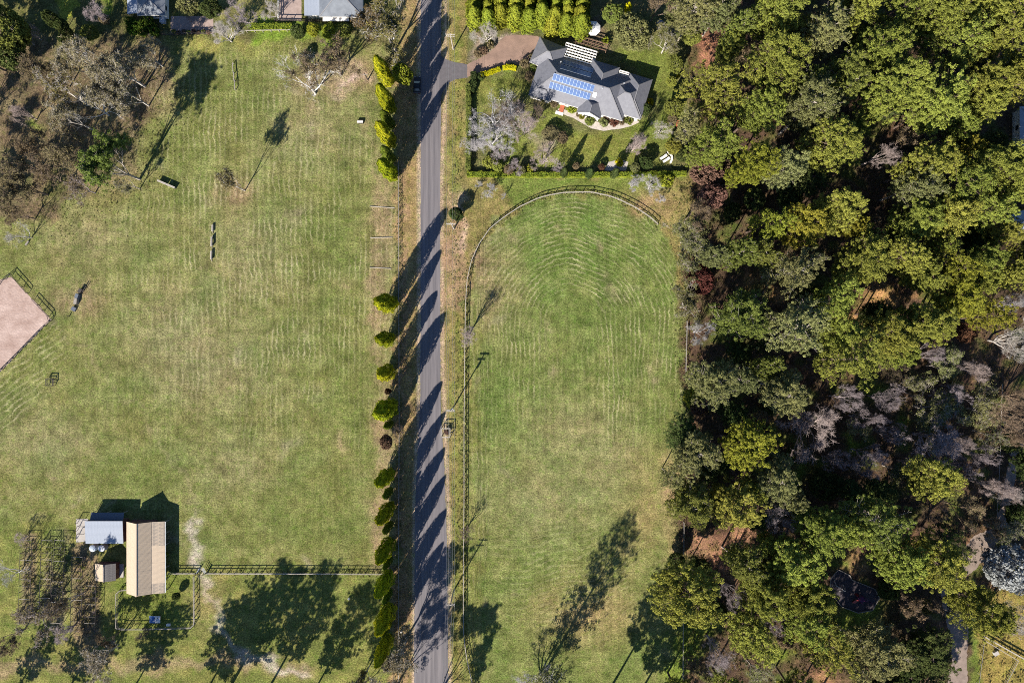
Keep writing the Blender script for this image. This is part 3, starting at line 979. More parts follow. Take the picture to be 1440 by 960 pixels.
x0, y1 = shed_xy(188.3, 730); x1, y0 = shed_xy(222, 827)
barn = thing("barn", "long tan tin roofed barn with a lean-to down its right side", "barn", ((x0 + x1) / 2, y0, 0))
Wb = x1 - x0; Lb = y1 - y0
xr = (206.3 - 188.3) * S - Wb / 2
xl = (238.5 - 188.3) * S - Wb / 2
hw = Wb / 2
tan_ = lambda t: M['tin_tan']
lich = lambda t: M['tin_lichen'] if (t > .68 or t < .14) else M['tin_tan']
slope_sheets(barn, (-hw - .25, -.2, 2.9), (-hw - .25, Lb + .2, 2.9), (xr, -.2, 5.0), (xr, Lb + .2, 5.0), .86, tan_)
slope_sheets(barn, (hw + .05, -.2, 3.32), (hw + .05, Lb + .2, 3.32), (xr, -.2, 5.0), (xr, Lb + .2, 5.0), .86, tan_)
slope_sheets(barn, (xl + .15, -.2, 2.62), (xl + .15, Lb + .2, 2.62), (hw + .02, -.2, 3.26), (hw + .02, Lb + .2, 3.26), .86, lich)
MB().beam((xr, -.25, 5.04), (xr, Lb + .25, 5.04), .34, .07).build("ridge_cap", M['tin_tan'], barn, True)
MB().add([(-hw, 0, 0), (hw, 0, 0), (hw, 0, 3.22), (xr, 0, 4.9), (-hw, 0, 2.95), (-hw, Lb, 0), (hw, Lb, 0), (hw, Lb, 3.22), (xr, Lb, 4.9), (-hw, Lb, 2.95)],
         [(0, 1, 2, 3, 4), (9, 8, 7, 6, 5), (0, 4, 9, 5), (1, 6, 7, 2)]).build("wall", M['tin_brown'], barn, True)
for yy in np.linspace(.1, Lb - .1, 7):
    MB().box((xl - .1, yy, 1.27), (.14, .14, 2.54)).build("verandah_post", M['timber'], barn, True)
dr = MB().box((xr * .4, -.06, 1.25), (2.6, .06, 2.5)).build("door", M['brown_timber'], barn, True)
MB().box((xr * .4 + 1.0, -.11, 1.2), (.05, .05, .3)).build("handle", M['steel'], dr, True)
MB().beam((xl + .28, -.1, 2.56), (xl + .28, Lb + .1, 2.56), .12, .12).build("gutter", M['steel'], barn, True)
for yy in (Lb * .35, Lb * .55):
    window(barn, hw, yy, 1.2, 1.1, 1.0, out=(1, 0))

x0, y1 = shed_xy(131.5, 728); x1, y0 = shed_xy(182, 758)
shed = thing("shed", "low shed with pale blue tin roof left of the long barn", "shed", ((x0 + x1) / 2, y0, 0))
W2, L2 = x1 - x0, y1 - y0
blue_ = lambda t: M['tin_blue']
slope_sheets(shed, (W2 / 2 + .15, -.2, 3.0), (-W2 / 2 - .15, -.2, 3.0), (W2 / 2 + .15, L2 + .1, 3.4), (-W2 / 2 - .15, L2 + .1, 3.4), .78, blue_)
MB().add([(-W2 / 2, 0, 0), (W2 / 2, 0, 0), (W2 / 2, L2, 0), (-W2 / 2, L2, 0), (-W2 / 2, 0, 2.93), (W2 / 2, 0, 2.93), (W2 / 2, L2, 3.3), (-W2 / 2, L2, 3.3)],
         [(0, 1, 5, 4), (1, 2, 6, 5), (2, 3, 7, 6), (3, 0, 4, 7)]).build("wall", M['tin_brown'], shed, True)
slope_sheets(shed, (W2 / 2 - .2, L2 + 1.9, 2.0), (-W2 / 2 + .6, L2 + 1.9, 2.0), (W2 / 2 - .2, L2 + .05, 2.5), (-W2 / 2 + .6, L2 + .05, 2.5), .86, lambda t: M['tin_dark'])
for xx in (-W2 / 2 + .8, 0, W2 / 2 - .4):
    MB().box((xx, L2 + 1.8, .98), (.12, .12, 1.96)).build("verandah_post", M['timber'], shed, True)
window(shed, -W2 * .2, 0, 1.6, 1.0, 1.2)
MB().box((W2 * .22, -.05, 1.05), (1.0, .06, 2.1)).build("door", M['brown_timber'], shed, True)

x0, y1 = shed_xy(142, 789); x1, y0 = shed_xy(171, 811)
hut = thing("garden_hut", "small square hut with lichened roof below the pale blue shed", "hut", ((x0 + x1) / 2, y0, 0))
W3, L3 = x1 - x0, y1 - y0
xr3 = -.1
slope_sheets(hut, (-W3 / 2 - .2, -.15, 2.1), (-W3 / 2 - .2, L3 + .15, 2.1), (xr3, -.15, 3.2), (xr3, L3 + .15, 3.2), .6, lambda t: M['tin_tan'])
slope_sheets(hut, (W3 / 2 - .25, -.15, 2.1), (W3 / 2 - .25, L3 + .15, 2.1), (xr3, -.15, 3.2), (xr3, L3 + .15, 3.2), .6, lambda t: M['shingle'])
MB().beam((xr3, -.18, 3.23), (xr3, L3 + .18, 3.23), .26, .06).build("ridge_cap", M['shingle'], hut, True)
MB().add([(-W3 / 2, 0, 0), (W3 / 2 - .4, 0, 0), (W3 / 2 - .4, 0, 2.12), (xr3, 0, 3.12), (-W3 / 2, 0, 2.12), (-W3 / 2, L3, 0), (W3 / 2 - .4, L3, 0), (W3 / 2 - .4, L3, 2.12), (xr3, L3, 3.12), (-W3 / 2, L3, 2.12)],
         [(0, 1, 2, 3, 4), (9, 8, 7, 6, 5), (0, 4, 9, 5), (1, 6, 7, 2)]).build("wall", M['tin_brown'], hut, True)
MB().box((W3 / 2 + .1, L3 / 2 - .3, .12), (1.0, L3 - .6, .24)).build("doorstep", M['concrete'], hut, True)
dd = MB().box((W3 / 2 - .36, L3 / 2, 1.15), (.06, .95, 1.8)).build("door", M['brown_timber'], hut, True)

for u, lab in ((135.5, "round blue water tank at the left, below the pale blue roof"), (148, "round pale water tank right of the blue one, below the shed")):
    x, y = G(u, 768)
    t = thing("water_tank", lab, "water tank", (x, y, 0), 0, "tanks by the shed")
    MB().lathe((0, 0, 0), [(.85, 0), (.85, 1.6), (.80, 1.7)], 16).build("barrel", M['tank'], t, True)
    MB().lathe((0, 0, 1.68), [(.82, 0), (.45, .14), (.12, .18)], 16).build("lid", M['canvas'] if u > 140 else M['tank'], t, True)

# patterned table in the yard
tb = thing("picnic_table", "picnic table with blue and white cover in the fenced yard", "table", P(219.5, 869))
MB().box((*G(216, 869), .74), (1.35, 1.75, .05)).build("tabletop", M['blue'], tb)
MB().box((*G(223.6, 869), .742), (1.35, 1.75, .05)).build("tabletop", M['white'], tb)
for k in range(7):
    MB().box((*G(213.5 + k * 2.0, 866.5 + (k * 7 % 5) * 1.2), .785), (.22, .28, .02), k * .7).build("tile", M['white'] if k < 3 else M['dark_timber'] if k % 2 else M['blue'], tb)
for du in (-8, 9):
    for dv in (-4, 4):
        MB().box((*G(219.5 + du * .8, 869 + dv), .355), (.09, .09, .71)).build("leg", M['timber'], tb)
tag(MB().box((*G(237.5, 877.5), .22), (1.0, .55, .44)).build("feed_trough", M['white']), "small white trough by the bottom rail of the yard", "trough")


# ---------------- houses at the top and right edges
def simple_house(label, u0, v0, u1, v1, ze, tan, roofm, ang=0.0, name="house"):
    xa, ya = G(u0, v1, ze); xb, yb = G(u1, v0, ze)
    root = thing(name, label, "house", ((xa + xb) / 2, (ya + yb) / 2, 0), ang)
    w, d = (xb - xa) / 2, (yb - ya) / 2
    wing(root, [(-w, -d), (w, -d), (w, d), (-w, d)], [(-w + .5, -d + .5), (w - .5, -d + .5), (w - .5, d - .5), (-w + .5, d - .5)], ze, tan, roofm, M['render'])
    return root, w, d


M['roof_blue'] = mat('blue_grey_roof', (.17, .19, .22), (.12, .135, .16), .8, .5)
h1, w1, d1 = simple_house("blue grey roofed house at the top left edge", 193, -60, 232, 22, 3.0, .42, M['roof_blue'])
slope_sheets(h1, (-w1 - 2.9, -d1 + .7, 2.3), (-w1 - 2.9, d1 - .6, 2.3), (-w1 + .2, -d1 + .7, 2.75), (-w1 + .2, d1 - .6, 2.75), .8, lambda t: M['tin_blue'])
for yy in (-d1 + .9, 0, d1 - .9):
    MB().box((-w1 - 2.8, yy, 1.13), (.12, .12, 2.26)).build("verandah_post", M['white'], h1, True)
window(h1, 1.0, -d1 + .5, 1.8, 1.3, 1.0)
window(h1, w1 - .5, -d1 + 2.5, 1.4, 1.3, 1.0, out=(1, 0))
tag(MB().box((*G(230.5, 27), .55), (1.2, 2.6, 1.1)).build("cold_frame", M['tank']), "blue garden frame beside the top left house corner", "cold frame")
h2, w2, d2 = simple_house("shade dappled grey roofed house at the top middle edge", 449, -60, 510, 24, 3.2, .40, M['roof_blue'])
slope_sheets(h2, (-w2 - 3.9, -d2 + .6, 2.6), (w2 * -1 + .1, -d2 + .6, 2.6), (-w2 - 3.9, d2 - .6, 3.1), (-w2 + .1, d2 - .6, 3.1), .8, lambda t: M['tin_blue'])
MB().box((-w2 - 1.9, 0, 1.25), (3.3, 2 * d2 - 2.2, 2.5)).build("side_room", M['render'], h2, True)
MB().box((-1.5, -d2 - .05, 2.4), (6.5, 1.3, .08)).build("awning", M['white'], h2, True)
window(h2, 1.2, -d2 + .5, 2.2, 1.4, .9); window(h2, -3.0, -d2 + .5, 1.6, 1.4, .9)
h3, w3, d3 = simple_house("pale roofed building half cut by the right edge, upper", 1434, 150, 1490, 204, 3.2, .25, M['tin_blue'])
window(h3, -w3 + .5, 0, 1.4, 1.2, 1.0, out=(-1, 0))
h4, w4, d4 = simple_house("pale roofed outbuilding at the right edge above the pine gap", 1423, 292, 1480, 322, 2.8, .25, M['tin_blue'], .35, "outbuilding")
window(h4, -w4 + .5, 0, 1.0, 1.0, 1.0, out=(-1, 0))

# ------------------------------------------------------------------ fences
unit = {}


def unit_beam(w, h):
    k = (w, h)
    if k not in unit:
        unit[k] = MB().box((.5, 0, 0), (1, w, h)).mesh("rail")
    return unit[k]


def resample(pts, step):
    out = [Vector((*G(*pts[0]), 0))]
    P2 = [Vector((*G(*p), 0)) for p in pts]
    acc = 0.0
    tot = sum((P2[i + 1] - P2[i]).length for i in range(len(P2) - 1))
    n = max(1, round(tot / step)); st = tot / n
    want = st; run = 0.0
    for i in range(len(P2) - 1):
        seg = (P2[i + 1] - P2[i]); ln = seg.length
        while want <= run + ln + 1e-6 and len(out) <= n:
            out.append(P2[i] + seg * ((want - run) / ln)); want += st
        run += ln
    return out


def fence(label, pts, step, ph, rails, postw=.14, pm=None, group=None, name="fence", cat="fence", proud=.05):
    ps = resample(pts, step)
    root = thing(name, label, cat, ps[0], 0, group)
    pm = pm or M['timber']
    pme = MB().box((0, 0, ph / 2), (postw, postw, ph)).mesh("post")
    for i, p in enumerate(ps):
        o = link_mesh("post", pme, root, pm)
        o.location = p - ps[0]
        d = ps[min(i + 1, len(ps) - 1)] - ps[max(0, i - 1)]
        o.rotation_euler = (random.uniform(-.02, .02), random.uniform(-.02, .02), math.atan2(d.y, d.x))
    for z, w, h, m, nm in rails:
        me = unit_beam(w, h)
        for i in range(len(ps) - 1):
            d = ps[i + 1] - ps[i]
            o = link_mesh(nm, me, root, m)
            o.location = ps[i] - ps[0] + Vector((0, 0, z + random.uniform(-.015, .015)))
            o.rotation_euler = (0, 0, math.atan2(d.y, d.x))
            o.scale = (d.length, 1, 1)
    return root


track = [(672, 990), (664, 955), (658, 930), (654, 905), (652, 880), (652, 820), (653, 700), (653, 600), (654, 500), (655, 430),
         (657, 395), (663, 368), (673, 345), (689, 322), (706, 308), (730, 292), (760, 278), (790, 272), (830, 271), (862, 278), (890, 291), (912, 305), (924, 316)]
fence("long pale single rail fence curving round the oval paddock", track, 2.35, 1.25,
      [(1.28, .14, .07, M['pale_timber'], "rail"), (.65, .05, .12, M['timber'], "rail")], .13)
fence("thin post and wire fence along the left of the lane", [(561, 228), (561.5, 420), (562, 600), (561, 800), (561, 985)], 1.75, 1.2,
      [(1.15, .05, .05, M['timber'], "wire"), (.75, .03, .03, M['wire'], "wire"), (.4, .03, .03, M['wire'], "wire")], .09)
fence("pale post and rail fence running across to the lane", [(293, 804), (420, 804.5), (543, 805)], 1.75, 1.3,
      [(1.3, .13, .08, M['pale_timber'], "rail"), (.7, .06, .13, M['timber'], "rail")], .13)
fence("short rail fence between the barn and the paddock gate", [(240, 804), (277, 804)], 1.6, 1.3,
      [(1.3, .13, .08, M['pale_timber'], "rail"), (.7, .06, .13, M['timber'], "rail")], .13)
fence("rail fence round the small yard below the barn", [(275, 808), (275.5, 880), (240, 881), (202, 882), (167, 882), (167, 828), (182, 827)], 1.75, 1.3,
      [(1.3, .15, .08, M['timber'], "rail"), (.7, .06, .13, M['timber'], "rail")], .13, M['timber'])
fence("dark rail fence along the right side of the sand arena, upper half", [(0, 400), (18, 386), (30, 399), (41, 412)], 1.9, 1.35,
      [(1.3, .09, .11, M['dark_timber'], "rail"), (.7, .06, .11, M['dark_timber'], "rail")], .12, M['dark_timber'])
fence("dark rail fence round the right corner of the sand arena", [(49, 421), (62, 435), (75.5, 449), (60, 463), (30, 494), (0, 524), (-40, 562)], 1.9, 1.35,
      [(1.3, .09, .11, M['dark_timber'], "rail"), (.7, .06, .11, M['dark_timber'], "rail")], .12, M['dark_timber'])
fence("grey fence on the paddock edge by the white bare tree", [(965, 452), (964, 490), (963, 532)], 2.4, 1.2,
      [(1.15, .12, .07, M['timber'], "rail"), (.6, .04, .04, M['wire'], "wire")], .13)
fence("straight wire fence down the lower edge of the wood", [(960.5, 733), (960, 830), (959, 975)], 2.6, 1.2,
      [(1.15, .08, .05, M['pale_timber'], "rail"), (.6, .03, .03, M['wire'], "wire")], .10)
fence("straight wire fence inside the wood near the right edge", [(1405, 540), (1402, 640), (1396, 760)], 2.6, 1.2,
      [(1.15, .08, .05, M['pale_timber'], "rail")], .10)
fence("pale log fence slanting across the grass at lower right", [(1382, 893), (1410, 909), (1446, 929)], 2.6, 1.1,
      [(1.05, .26, .16, M['pale_timber'], "rail"), (.5, .16, .14, M['pale_timber'], "rail")], .2, M['pale_timber'])
fence("thin rail fence beside the slanting log fence, lower right", [(1383, 899), (1408, 914), (1428, 926)], 2.6, 1.1,
      [(1.05, .12, .10, M['pale_timber'], "rail")], .14, M['pale_timber'])
fence("rail fence going down from the slanting log fence", [(1428, 926), (1418, 945), (1406, 968)], 2.6, 1.1,
      [(1.05, .12, .10, M['timber'], "rail"), (.5, .1, .10, M['timber'], "rail")], .14)
fence("thick pale rail by the silver tree, lower right", [(1384, 855), (1394, 862), (1402, 867)], 2.0, 1.0,
      [(.98, .28, .14, M['pale_timber'], "rail")], .18, M['pale_timber'])
fence("wire fence along the grass strip beside the dirt track", [(1381, 866), (1380, 905), (1373, 960), (1370, 985)], 2.4, 1.1,
      [(1.05, .06, .05, M['timber'], "rail")], .10)
fence("dark paling fence below the paved garden bed, top left", [(200, 51), (236, 50.5), (300, 48.5)], 1.9, 1.5,
      [(1.35, .10, .10, M['dark_timber'], "rail"), (.6, .10, .10, M['dark_timber'], "rail")], .12, M['dark_timber'])
fence("grey rail fence in front of the clipped strip, top middle", [(348, 46), (380, 45.5), (416, 45)], 2.0, 1.2,
      [(1.15, .16, .08, M['pale_timber'], "rail")], .12)
fence("dark fence along the terrace and house front, top middle", [(388, 30.5), (430, 31), (512, 31)], 2.0, 1.4,
      [(1.3, .12, .12, M['dark_timber'], "rail"), (.6, .1, .12, M['dark_timber'], "rail")], .14, M['dark_timber'])
fence("white side fence on the left of the top terrace", [(393, -20), (393.3, 4), (393.3, 29)], 2.0, 1.3,
      [(1.25, .16, .10, M['white'], "rail"), (.6, .08, .12, M['white'], "rail")], .16, M['white'])

# gate in the paddock fence
gt = thing("field_gate", "open railed gate where the worn path passes the barn", "gate", P(278.5, 804))
for du in (278.5, 291.5):
    MB().box((*G(du, 804), .75), (.2, .2, 1.5)).build("gate_post", M['dark_timber'], gt)
lf = MB()
a0, a1 = P(279, 804), P(283, 797)
for z in (.35, .7, 1.05, 1.35):
    MB().beam(a0 + Vector((0, 0, z)), a1 + Vector((0, 0, z)), .06, .08).build("bar", M['steel'], gt)
a2, a3 = P(291, 804), P(287, 797)
for z in (.35, .7, 1.05, 1.35):
    MB().beam(a2 + Vector((0, 0, z)), a3 + Vector((0, 0, z)), .06, .08).build("bar", M['steel'], gt)
# rails of the shed's left deck
dk = thing("yard_pen", "small open pen of bent rails on the concrete left of the shed", "pen", P(109, 760))
for v in (731, 741.5, 752):
    p0, p1, p2 = P(109, v + 4), P(112, v - 3), P(121, v - 3)
    for p in (p0, p1, p2): MB().box((p.x, p.y, .55), (.09, .09, 1.1)).build("post", M['dark_timber'], dk)
    MB().beam(p0 + Vector((0, 0, 1.05)), p1 + Vector((0, 0, 1.05)), .08, .08).build("rail", M['dark_timber'], dk)
    MB().beam(p1 + Vector((0, 0, 1.05)), p2 + Vector((0, 0, 1.05)), .08, .08).build("rail", M['dark_timber'], dk)

# ------------------------------------------------------------------ poles and wires
def power_pole(label, u, v, h, arms=2, heavy=False):
    x, y = G(u, v)
    t = thing("power_pole", label, "power pole", (x, y, 0), random.uniform(-.05, .05))
    MB().tube((0, 0, 0), (0, 0, h), .17, .11, 10).build("pole", M['pale_timber'], t, True)
    for k in range(arms):
        z = h - .25 - k * 1.0
        L_ = 2.2 - .25 * k
        for yy in ((-.16, .16) if heavy else (-.15,)):
            a = MB().box((0, yy, z), (L_, .11, .13)).build("crossarm", M['pale_timber'], t, True)
        for xx in (-L_ * .46, -L_ * .2, L_ * .2, L_ * .46):
            MB().lathe((xx, -.15, z + .065), [(.035, 0), (.08, .05), (.04, .12), (.075, .17), (.02, .24)], 8).build("insulator", M['white'], a, True)
    if heavy:
        MB().tube((.3, .2, h - 2.9), (.3, .2, h - 1.9), .26, .26, 12).build("transformer", M['steel'], t, True)
    return Vector((x, y, h))


P1 = power_pole("tall pale power pole near the top, on the right verge", 637.5, 70, 9.2)
P3 = power_pole("heavy two armed power pole above the square timber pen", 638, 572, 10, 2, True)
P4 = power_pole("power pole standing lowest along the lane's right verge", 638, 830, 9.6)
P5 = power_pole("power pole beside the dark bush on the right verge", 638.5, 322, 9.2)
x, y = G(517.3, 112.5)
sp = thing("strainer_pole", "short dark pole on the worn bare ground near the lane", "pole", (x, y, 0))
MB().tube((0, 0, 0), (0, 0, 4.2), .15, .12, 8).build("pole", M['dark_timber'], sp, True)
MB().box((0, -.12, 3.9), (1.5, .10, .12)).build("crossarm", M['timber'], sp, True)
x, y = G(640, 1110); P6 = Vector((x - 3.0, y, 9.6))
x, y = G(638, -180); P0 = Vector((x, y, 9.2))
for a, b, span in ((P0, P1, 'above the top verge pole'), (P1, P5, 'from the top pole to the dark bush'), (P5, P3, 'from the dark bush to the heavy pole'), (P3, P4, 'from the heavy pole to the lowest pole'), (P4, P6, 'running off the bottom edge')):
    for off, side in ((-1.0, 'far left'), (-.45, 'inner left'), (.45, 'inner right'), (1.0, 'far right')):
        m = MB(); n = 12; prev = None
        for i in range(n + 1):
            t = i / n
            p = a.lerp(b, t) + Vector((off, -.15, .05 - 4 * .9 * t * (1 - t)))
            if prev is not None: m.tube(prev, p, .022, .022, 4, False)
            prev = p
        w = m.build("overhead_wire", M['wire'])
        tag(w, f"{side} overhead wire along the lane, span {span}", "wire", "overhead wires along the lane")

# ------------------------------------------------------------------ small things in the paddocks and on the verge
def square_pen(label, u, v, w, h, m, cross=False):
    x, y = G(u, v)
    t = thing("timber_pen", label, "pen", (x, y, 0))
    for sx in (-1, 1):
        for sy in (-1, 1):
            MB().box((sx * w / 2, sy * w / 2, h / 2), (.12, .12, h)).build("post", m, t, True)
    for z in (h - .05, h * .5):
        for sgn in (-1, 1):
            MB().box((0, sgn * w / 2, z), (w + .1, .14, .10)).build("rail", m, t, True)
            MB().box((sgn * w / 2, 0, z - .003), (.14, w - .16, .10)).build("rail", m, t, True)
    if cross:
        MB().beam((-w / 2, -w / 2, h * .9), (w / 2, w / 2, h * .9), .06, .06).build("brace", m, t, True)
    return t


square_pen("square pale timber pen with a shrub inside on the verge", 627.3, 607.5, 2.2, 1.7, M['pale_timber'])
square_pen("small dark open frame standing in the left paddock", 73, 537, 1.7, 1.1, M['dark_timber'], True)

cj = thing("wall_jump", "long low dark jump in two sections near the upper left trees", "jump", P(236, 260))
for du, dv in ((-6.2, -2.6), (6.2, 2.7)):
    MB().box((*G(236 + du, 260 + dv), .45), (2.25, .34, .90), math.radians(-23)).build("section", M['timber'], cj)
    MB().box((*G(236 + du, 260 + dv), .94), (2.35, .46, .08), math.radians(-23)).build("cap", M['pale_timber'], cj)
bj = thing("box_jump", "small white topped box jump in the upper paddock", "jump", P(507, 172))
MB().box((*G(507, 172), .3), (1.5, .8, .6)).build("box", M['dark_timber'], bj)
MB().box((*G(507, 172.4), .63), (1.5, .5, .06)).build("lid", M['white'], bj)
for v, ln, z, lab in ((321, 1.6, .5, "upper log jump in the row of three"), (340, 2.3, .75, "middle log jump in the row of three, the thickest"), (359, 2.1, .6, "lower log jump in the row of three")):
    x, y = G(299.8 - (v - 321) * .04, v)
    t = thing("log_jump", lab, "jump", (x, y, 0), math.radians(88), "log jumps in the left paddock")
    MB().tube((-ln / 2, 0, z - .1), (ln / 2, 0, z - .1), .26, .24, 12).build("log", M['pale_timber'], t, True)
    for sx in (-1, 1): MB().box((sx * ln * .36, 0, (z - .34) / 2), (.16, .42, z - .34)).build("support", M['timber'], t, True)
    for sx in (-1, 1): MB().box((sx * (ln / 2 + .3), 0, .1), (.35, .12, .2)).build("peg", M['timber'], t, True)
rj = thing("rail_jump", "thin stepped rail jump standing near the top left of the paddock", "jump", P(329, 108))
for (a_, b_) in (((328.6, 90), (329.4, 104)), ((330, 103), (330.6, 115)), ((331.2, 114), (331.6, 127))):
    p, q = P(*a_), P(*b_)
    MB().beam(p + Vector((0, 0, .75)), q + Vector((0, 0, .75)), .16, .16).build("rail", M['timber'], rj)
    for e in (p, q): MB().box((e.x, e.y, .36), (.14, .14, .72)).build("post", M['timber'], rj)
zj = thing("panel_jump", "zigzag jump of grey panels right of the sand arena", "jump", P(109, 425))
for (u, v, w, d, h, a, m) in ((105, 434.5, 1.1, 1.0, .55, -28, 'steel'), (109, 424, .75, 1.35, 1.0, -5, 'concrete'), (110.8, 416.5, .8, 1.2, 1.0, -20, 'steel'), (115, 409, .8, 1.1, .9, -28, 'dark_timber')):
    MB().box((*G(u, v), h / 2), (w, d, h), math.radians(a)).build("panel_box", M['tin_dark' if m == 'steel' else 'timber' if m == 'concrete' else m], zj)
for (u, v, h) in ((97.5, 444.5, .75), (121, 402, 1.0), (118.5, 408, .9)):
    MB().box((*G(u, v), h / 2), (.16, .16, h)).build("wing_post", M['dark_timber'], zj)
MB().beam(P(115.5, 411, .8), P(121, 402, .8), .14, .14).build("pole", M['dark_timber'], zj)
for (a_, b_, lab) in (((520, 290), (555, 292.5), "upper of three pale jump poles lying by the lane fence"), ((521, 334.5), (552, 333.5), "middle of three pale jump poles lying by the lane fence"), ((520, 376), (550, 377.5), "lower of three pale jump poles lying by the lane fence")):
    p, q = P(*a_), P(*b_)
    tag(MB().tube((p.x, p.y, .07), (q.x, q.y, .07), .085, .085, 8).build("jump_pole", M['pale_timber']), lab, "pole", "jump poles by the lane")
tag(MB().tube((*G(37, 345), .25), (*G(41, 339), .25), .24, .2, 8).build("stump_log", M['timber']), "short grey log lying below the gums at far left", "log")
tag(MB().box((*G(565, 886), .45), (.5, .5, .9)).build("mail_box", M['white']), "small pale box on the verge near the bottom conifers", "box")
tag(MB().lathe((*G(491, 841), 0), [(.28, 0), (.28, .4), (.1, .46)], 10).build("marker_drum", M['white']), "white drum on the grass below the cross fence", "drum")
ub = thing("utility_box", "grey lidded box in the grass at lower right", "box", P(1399, 917))
MB().box((*G(1399, 917), .3), (1.1, .85, .6), .5).build("body", M['steel'], ub)
MB().box((*G(1399, 917), .63), (1.2, .95, .06), .5).build("lid", M['concrete'], ub)

# playground equipment on the dark pad
pg = thing("climbing_frame", "red and purple climbing frame on the dark playground pad", "play equipment", P(1208, 842))
MB().box((*G(1208, 840), 1.3), (1.3, 1.3, .1), .4).build("platform", M['purple'], pg)
for du, dv in ((-4, -2), (2, -4.5), (4.4, 1.5), (-1.6, 4)):
    MB().box((*G(1208 + du * .9, 840 + dv * .9), 1.2), (.12, .12, 2.4)).build("post", M['purple'], pg)
MB().beam(P(1206, 843, 1.35), P(1200, 847.5, .2), .75, .08).build("slide", M['red'], pg)
MB().beam(P(1207, 838, 1.5), P(1203, 834, .3), .6, .08).build("ramp", M['red'], pg)
MB().beam(P(1212, 842, 2.3), P(1222, 846, 2.0), .10, .10).build("monkey_bar", M['purple'], pg)
MB().beam(P(1213, 840, 2.3), P(1223, 844, 2.0), .10, .10).build("monkey_bar", M['purple'], pg)
for q in ((1222.5, 845)): pass
MB().box((*G(1222.6, 845.4), 1.0), (.1, .1, 2.0)).build("post", M['purple'], pg)
sw = thing("swing_frame", "white swing frame on the left half of the playground pad", "swing", P(1182.5, 827))
p, q = P(1176, 823, 2.2), P(1189, 831.2, 2.2)
MB().tube(p, q, .06, .06, 8).build("top_bar", M['white'], sw)
for e in (p, q):
    for sx in (-1, 1):
        MB().tube(e, (e.x + sx * .5, e.y + sx * .8, 0), .05, .05, 6).build("leg", M['white'], sw)
for t in (.33, .66):
    c = p.lerp(q, t)
    MB().box((c.x, c.y, .5), (.45, .2, .04), -.5).build("swing_seat", M['black'], sw)
    for sx in (-.2, .2): MB().tube((c.x + sx * .85, c.y - sx * .5, .52), (c.x + sx * .85, c.y - sx * .5, 2.17), .012, .012, 4).build("chain", M['steel'], sw)
ed = thing("pad_edging", "low timber edging round the dark playground pad", "edging", P(1168.6, 812.3))
pe = [(1168.6, 812.3), (1179, 800.6), (1195, 808.6), (1198.3, 815), (1230, 827.6), (1236.6, 840.5), (1227, 857.6), (1206.7, 861.3), (1183.6, 852.6), (1166.5, 832)]
for i in range(len(pe)):
    MB().beam(P(*pe[i], .12), P(*pe[(i + 1) % len(pe)], .12), .16, .22).build("board", M['timber'], ed)

# parked car in the shade beside the lane
car = thing("parked_car", "dark parked car in the conifer shade beside the lane", "car", P(587, 121), math.radians(88))
prof = [(-2.1, .35), (-2.15, .75), (-1.9, .92), (-1.2, 1.0), (1.0, .98), (1.9, .82), (2.15, .62), (2.12, .35)]
w = .86
vs = [(x, -w, z) for x, z in prof] + [(x, w, z) for x, z in prof]
n = len(prof)
MB().add(vs, [tuple(range(n)), tuple(range(2 * n - 1, n - 1, -1))] + [(i, i + n, (i + 1) % n + n, (i + 1) % n) for i in range(n)]).build("body", M['car'], car, True)
MB().add([(-1.6, -.78, .98), (.85, -.78, .98), (.85, .78, .98), (-1.6, .78, .98), (-1.2, -.62, 1.43), (.15, -.62, 1.43), (.15, .62, 1.43), (-1.2, .62, 1.43)],
         [(3, 2, 1, 0), (0, 1, 5, 4), (1, 2, 6, 5), (2, 3, 7, 6), (3, 0, 4, 7), (4, 5, 6, 7)]).build("window_band", M['glass'], car, True)
MB().box((-.52, 0, 1.445), (1.3, 1.2, .04)).build("roof", M['car'], car, True)
for x in (-1.3, 1.35):
    for y in (-.8, .8):
        tw = MB().tube((x, y - .1, .32), (x, y + .1, .32), .32, .32, 14).build("wheel", M['tyre'], car, True)
        MB().tube((x, y - .11, .32), (x, y + .11, .32), .18, .18, 10).build("rim", M['steel'], tw, True)
for y in (-.6, .6):
    MB().box((2.1, y, .62), (.1, .35, .12)).build("headlight", M['canvas'], car, True)
    MB().box((-2.12, y, .78), (.08, .3, .14)).build("tail_light", M['red'], car, True)

# ------------------------------------------------------------------ trees: prototypes
def leaves(c, bias, la, lb, tone, spread=.8, r=rng):
    """one quad per centre: random tilt about the bias direction"""
    n = len(c)
    nr = bias + r.normal(0, spread, (n, 3))
    nr /= np.linalg.norm(nr, axis=1, keepdims=True) + 1e-9
    t = np.cross(nr, r.normal(0, 1, (n, 3)))
    t /= np.linalg.norm(t, axis=1, keepdims=True) + 1e-9
    s = np.cross(nr, t)
    la = np.broadcast_to(la, n)[:, None] * r.uniform(.7, 1.3, (n, 1)) / 2
    lb = np.broadcast_to(lb, n)[:, None] * r.uniform(.7, 1.3, (n, 1)) / 2
    q = np.stack([c - t * la, c - s * lb + t * la * .2, c + t * la, c + s * lb + t * la * .2], 1)
    return q.reshape(-1, 3), tone


def leaf_obj_mesh(name, q, tone):
    n = len(q) // 4
    f = np.arange(n * 4).reshape(n, 4)
    return np_mesh(name, q, f, np.clip(tone, 0, 1))


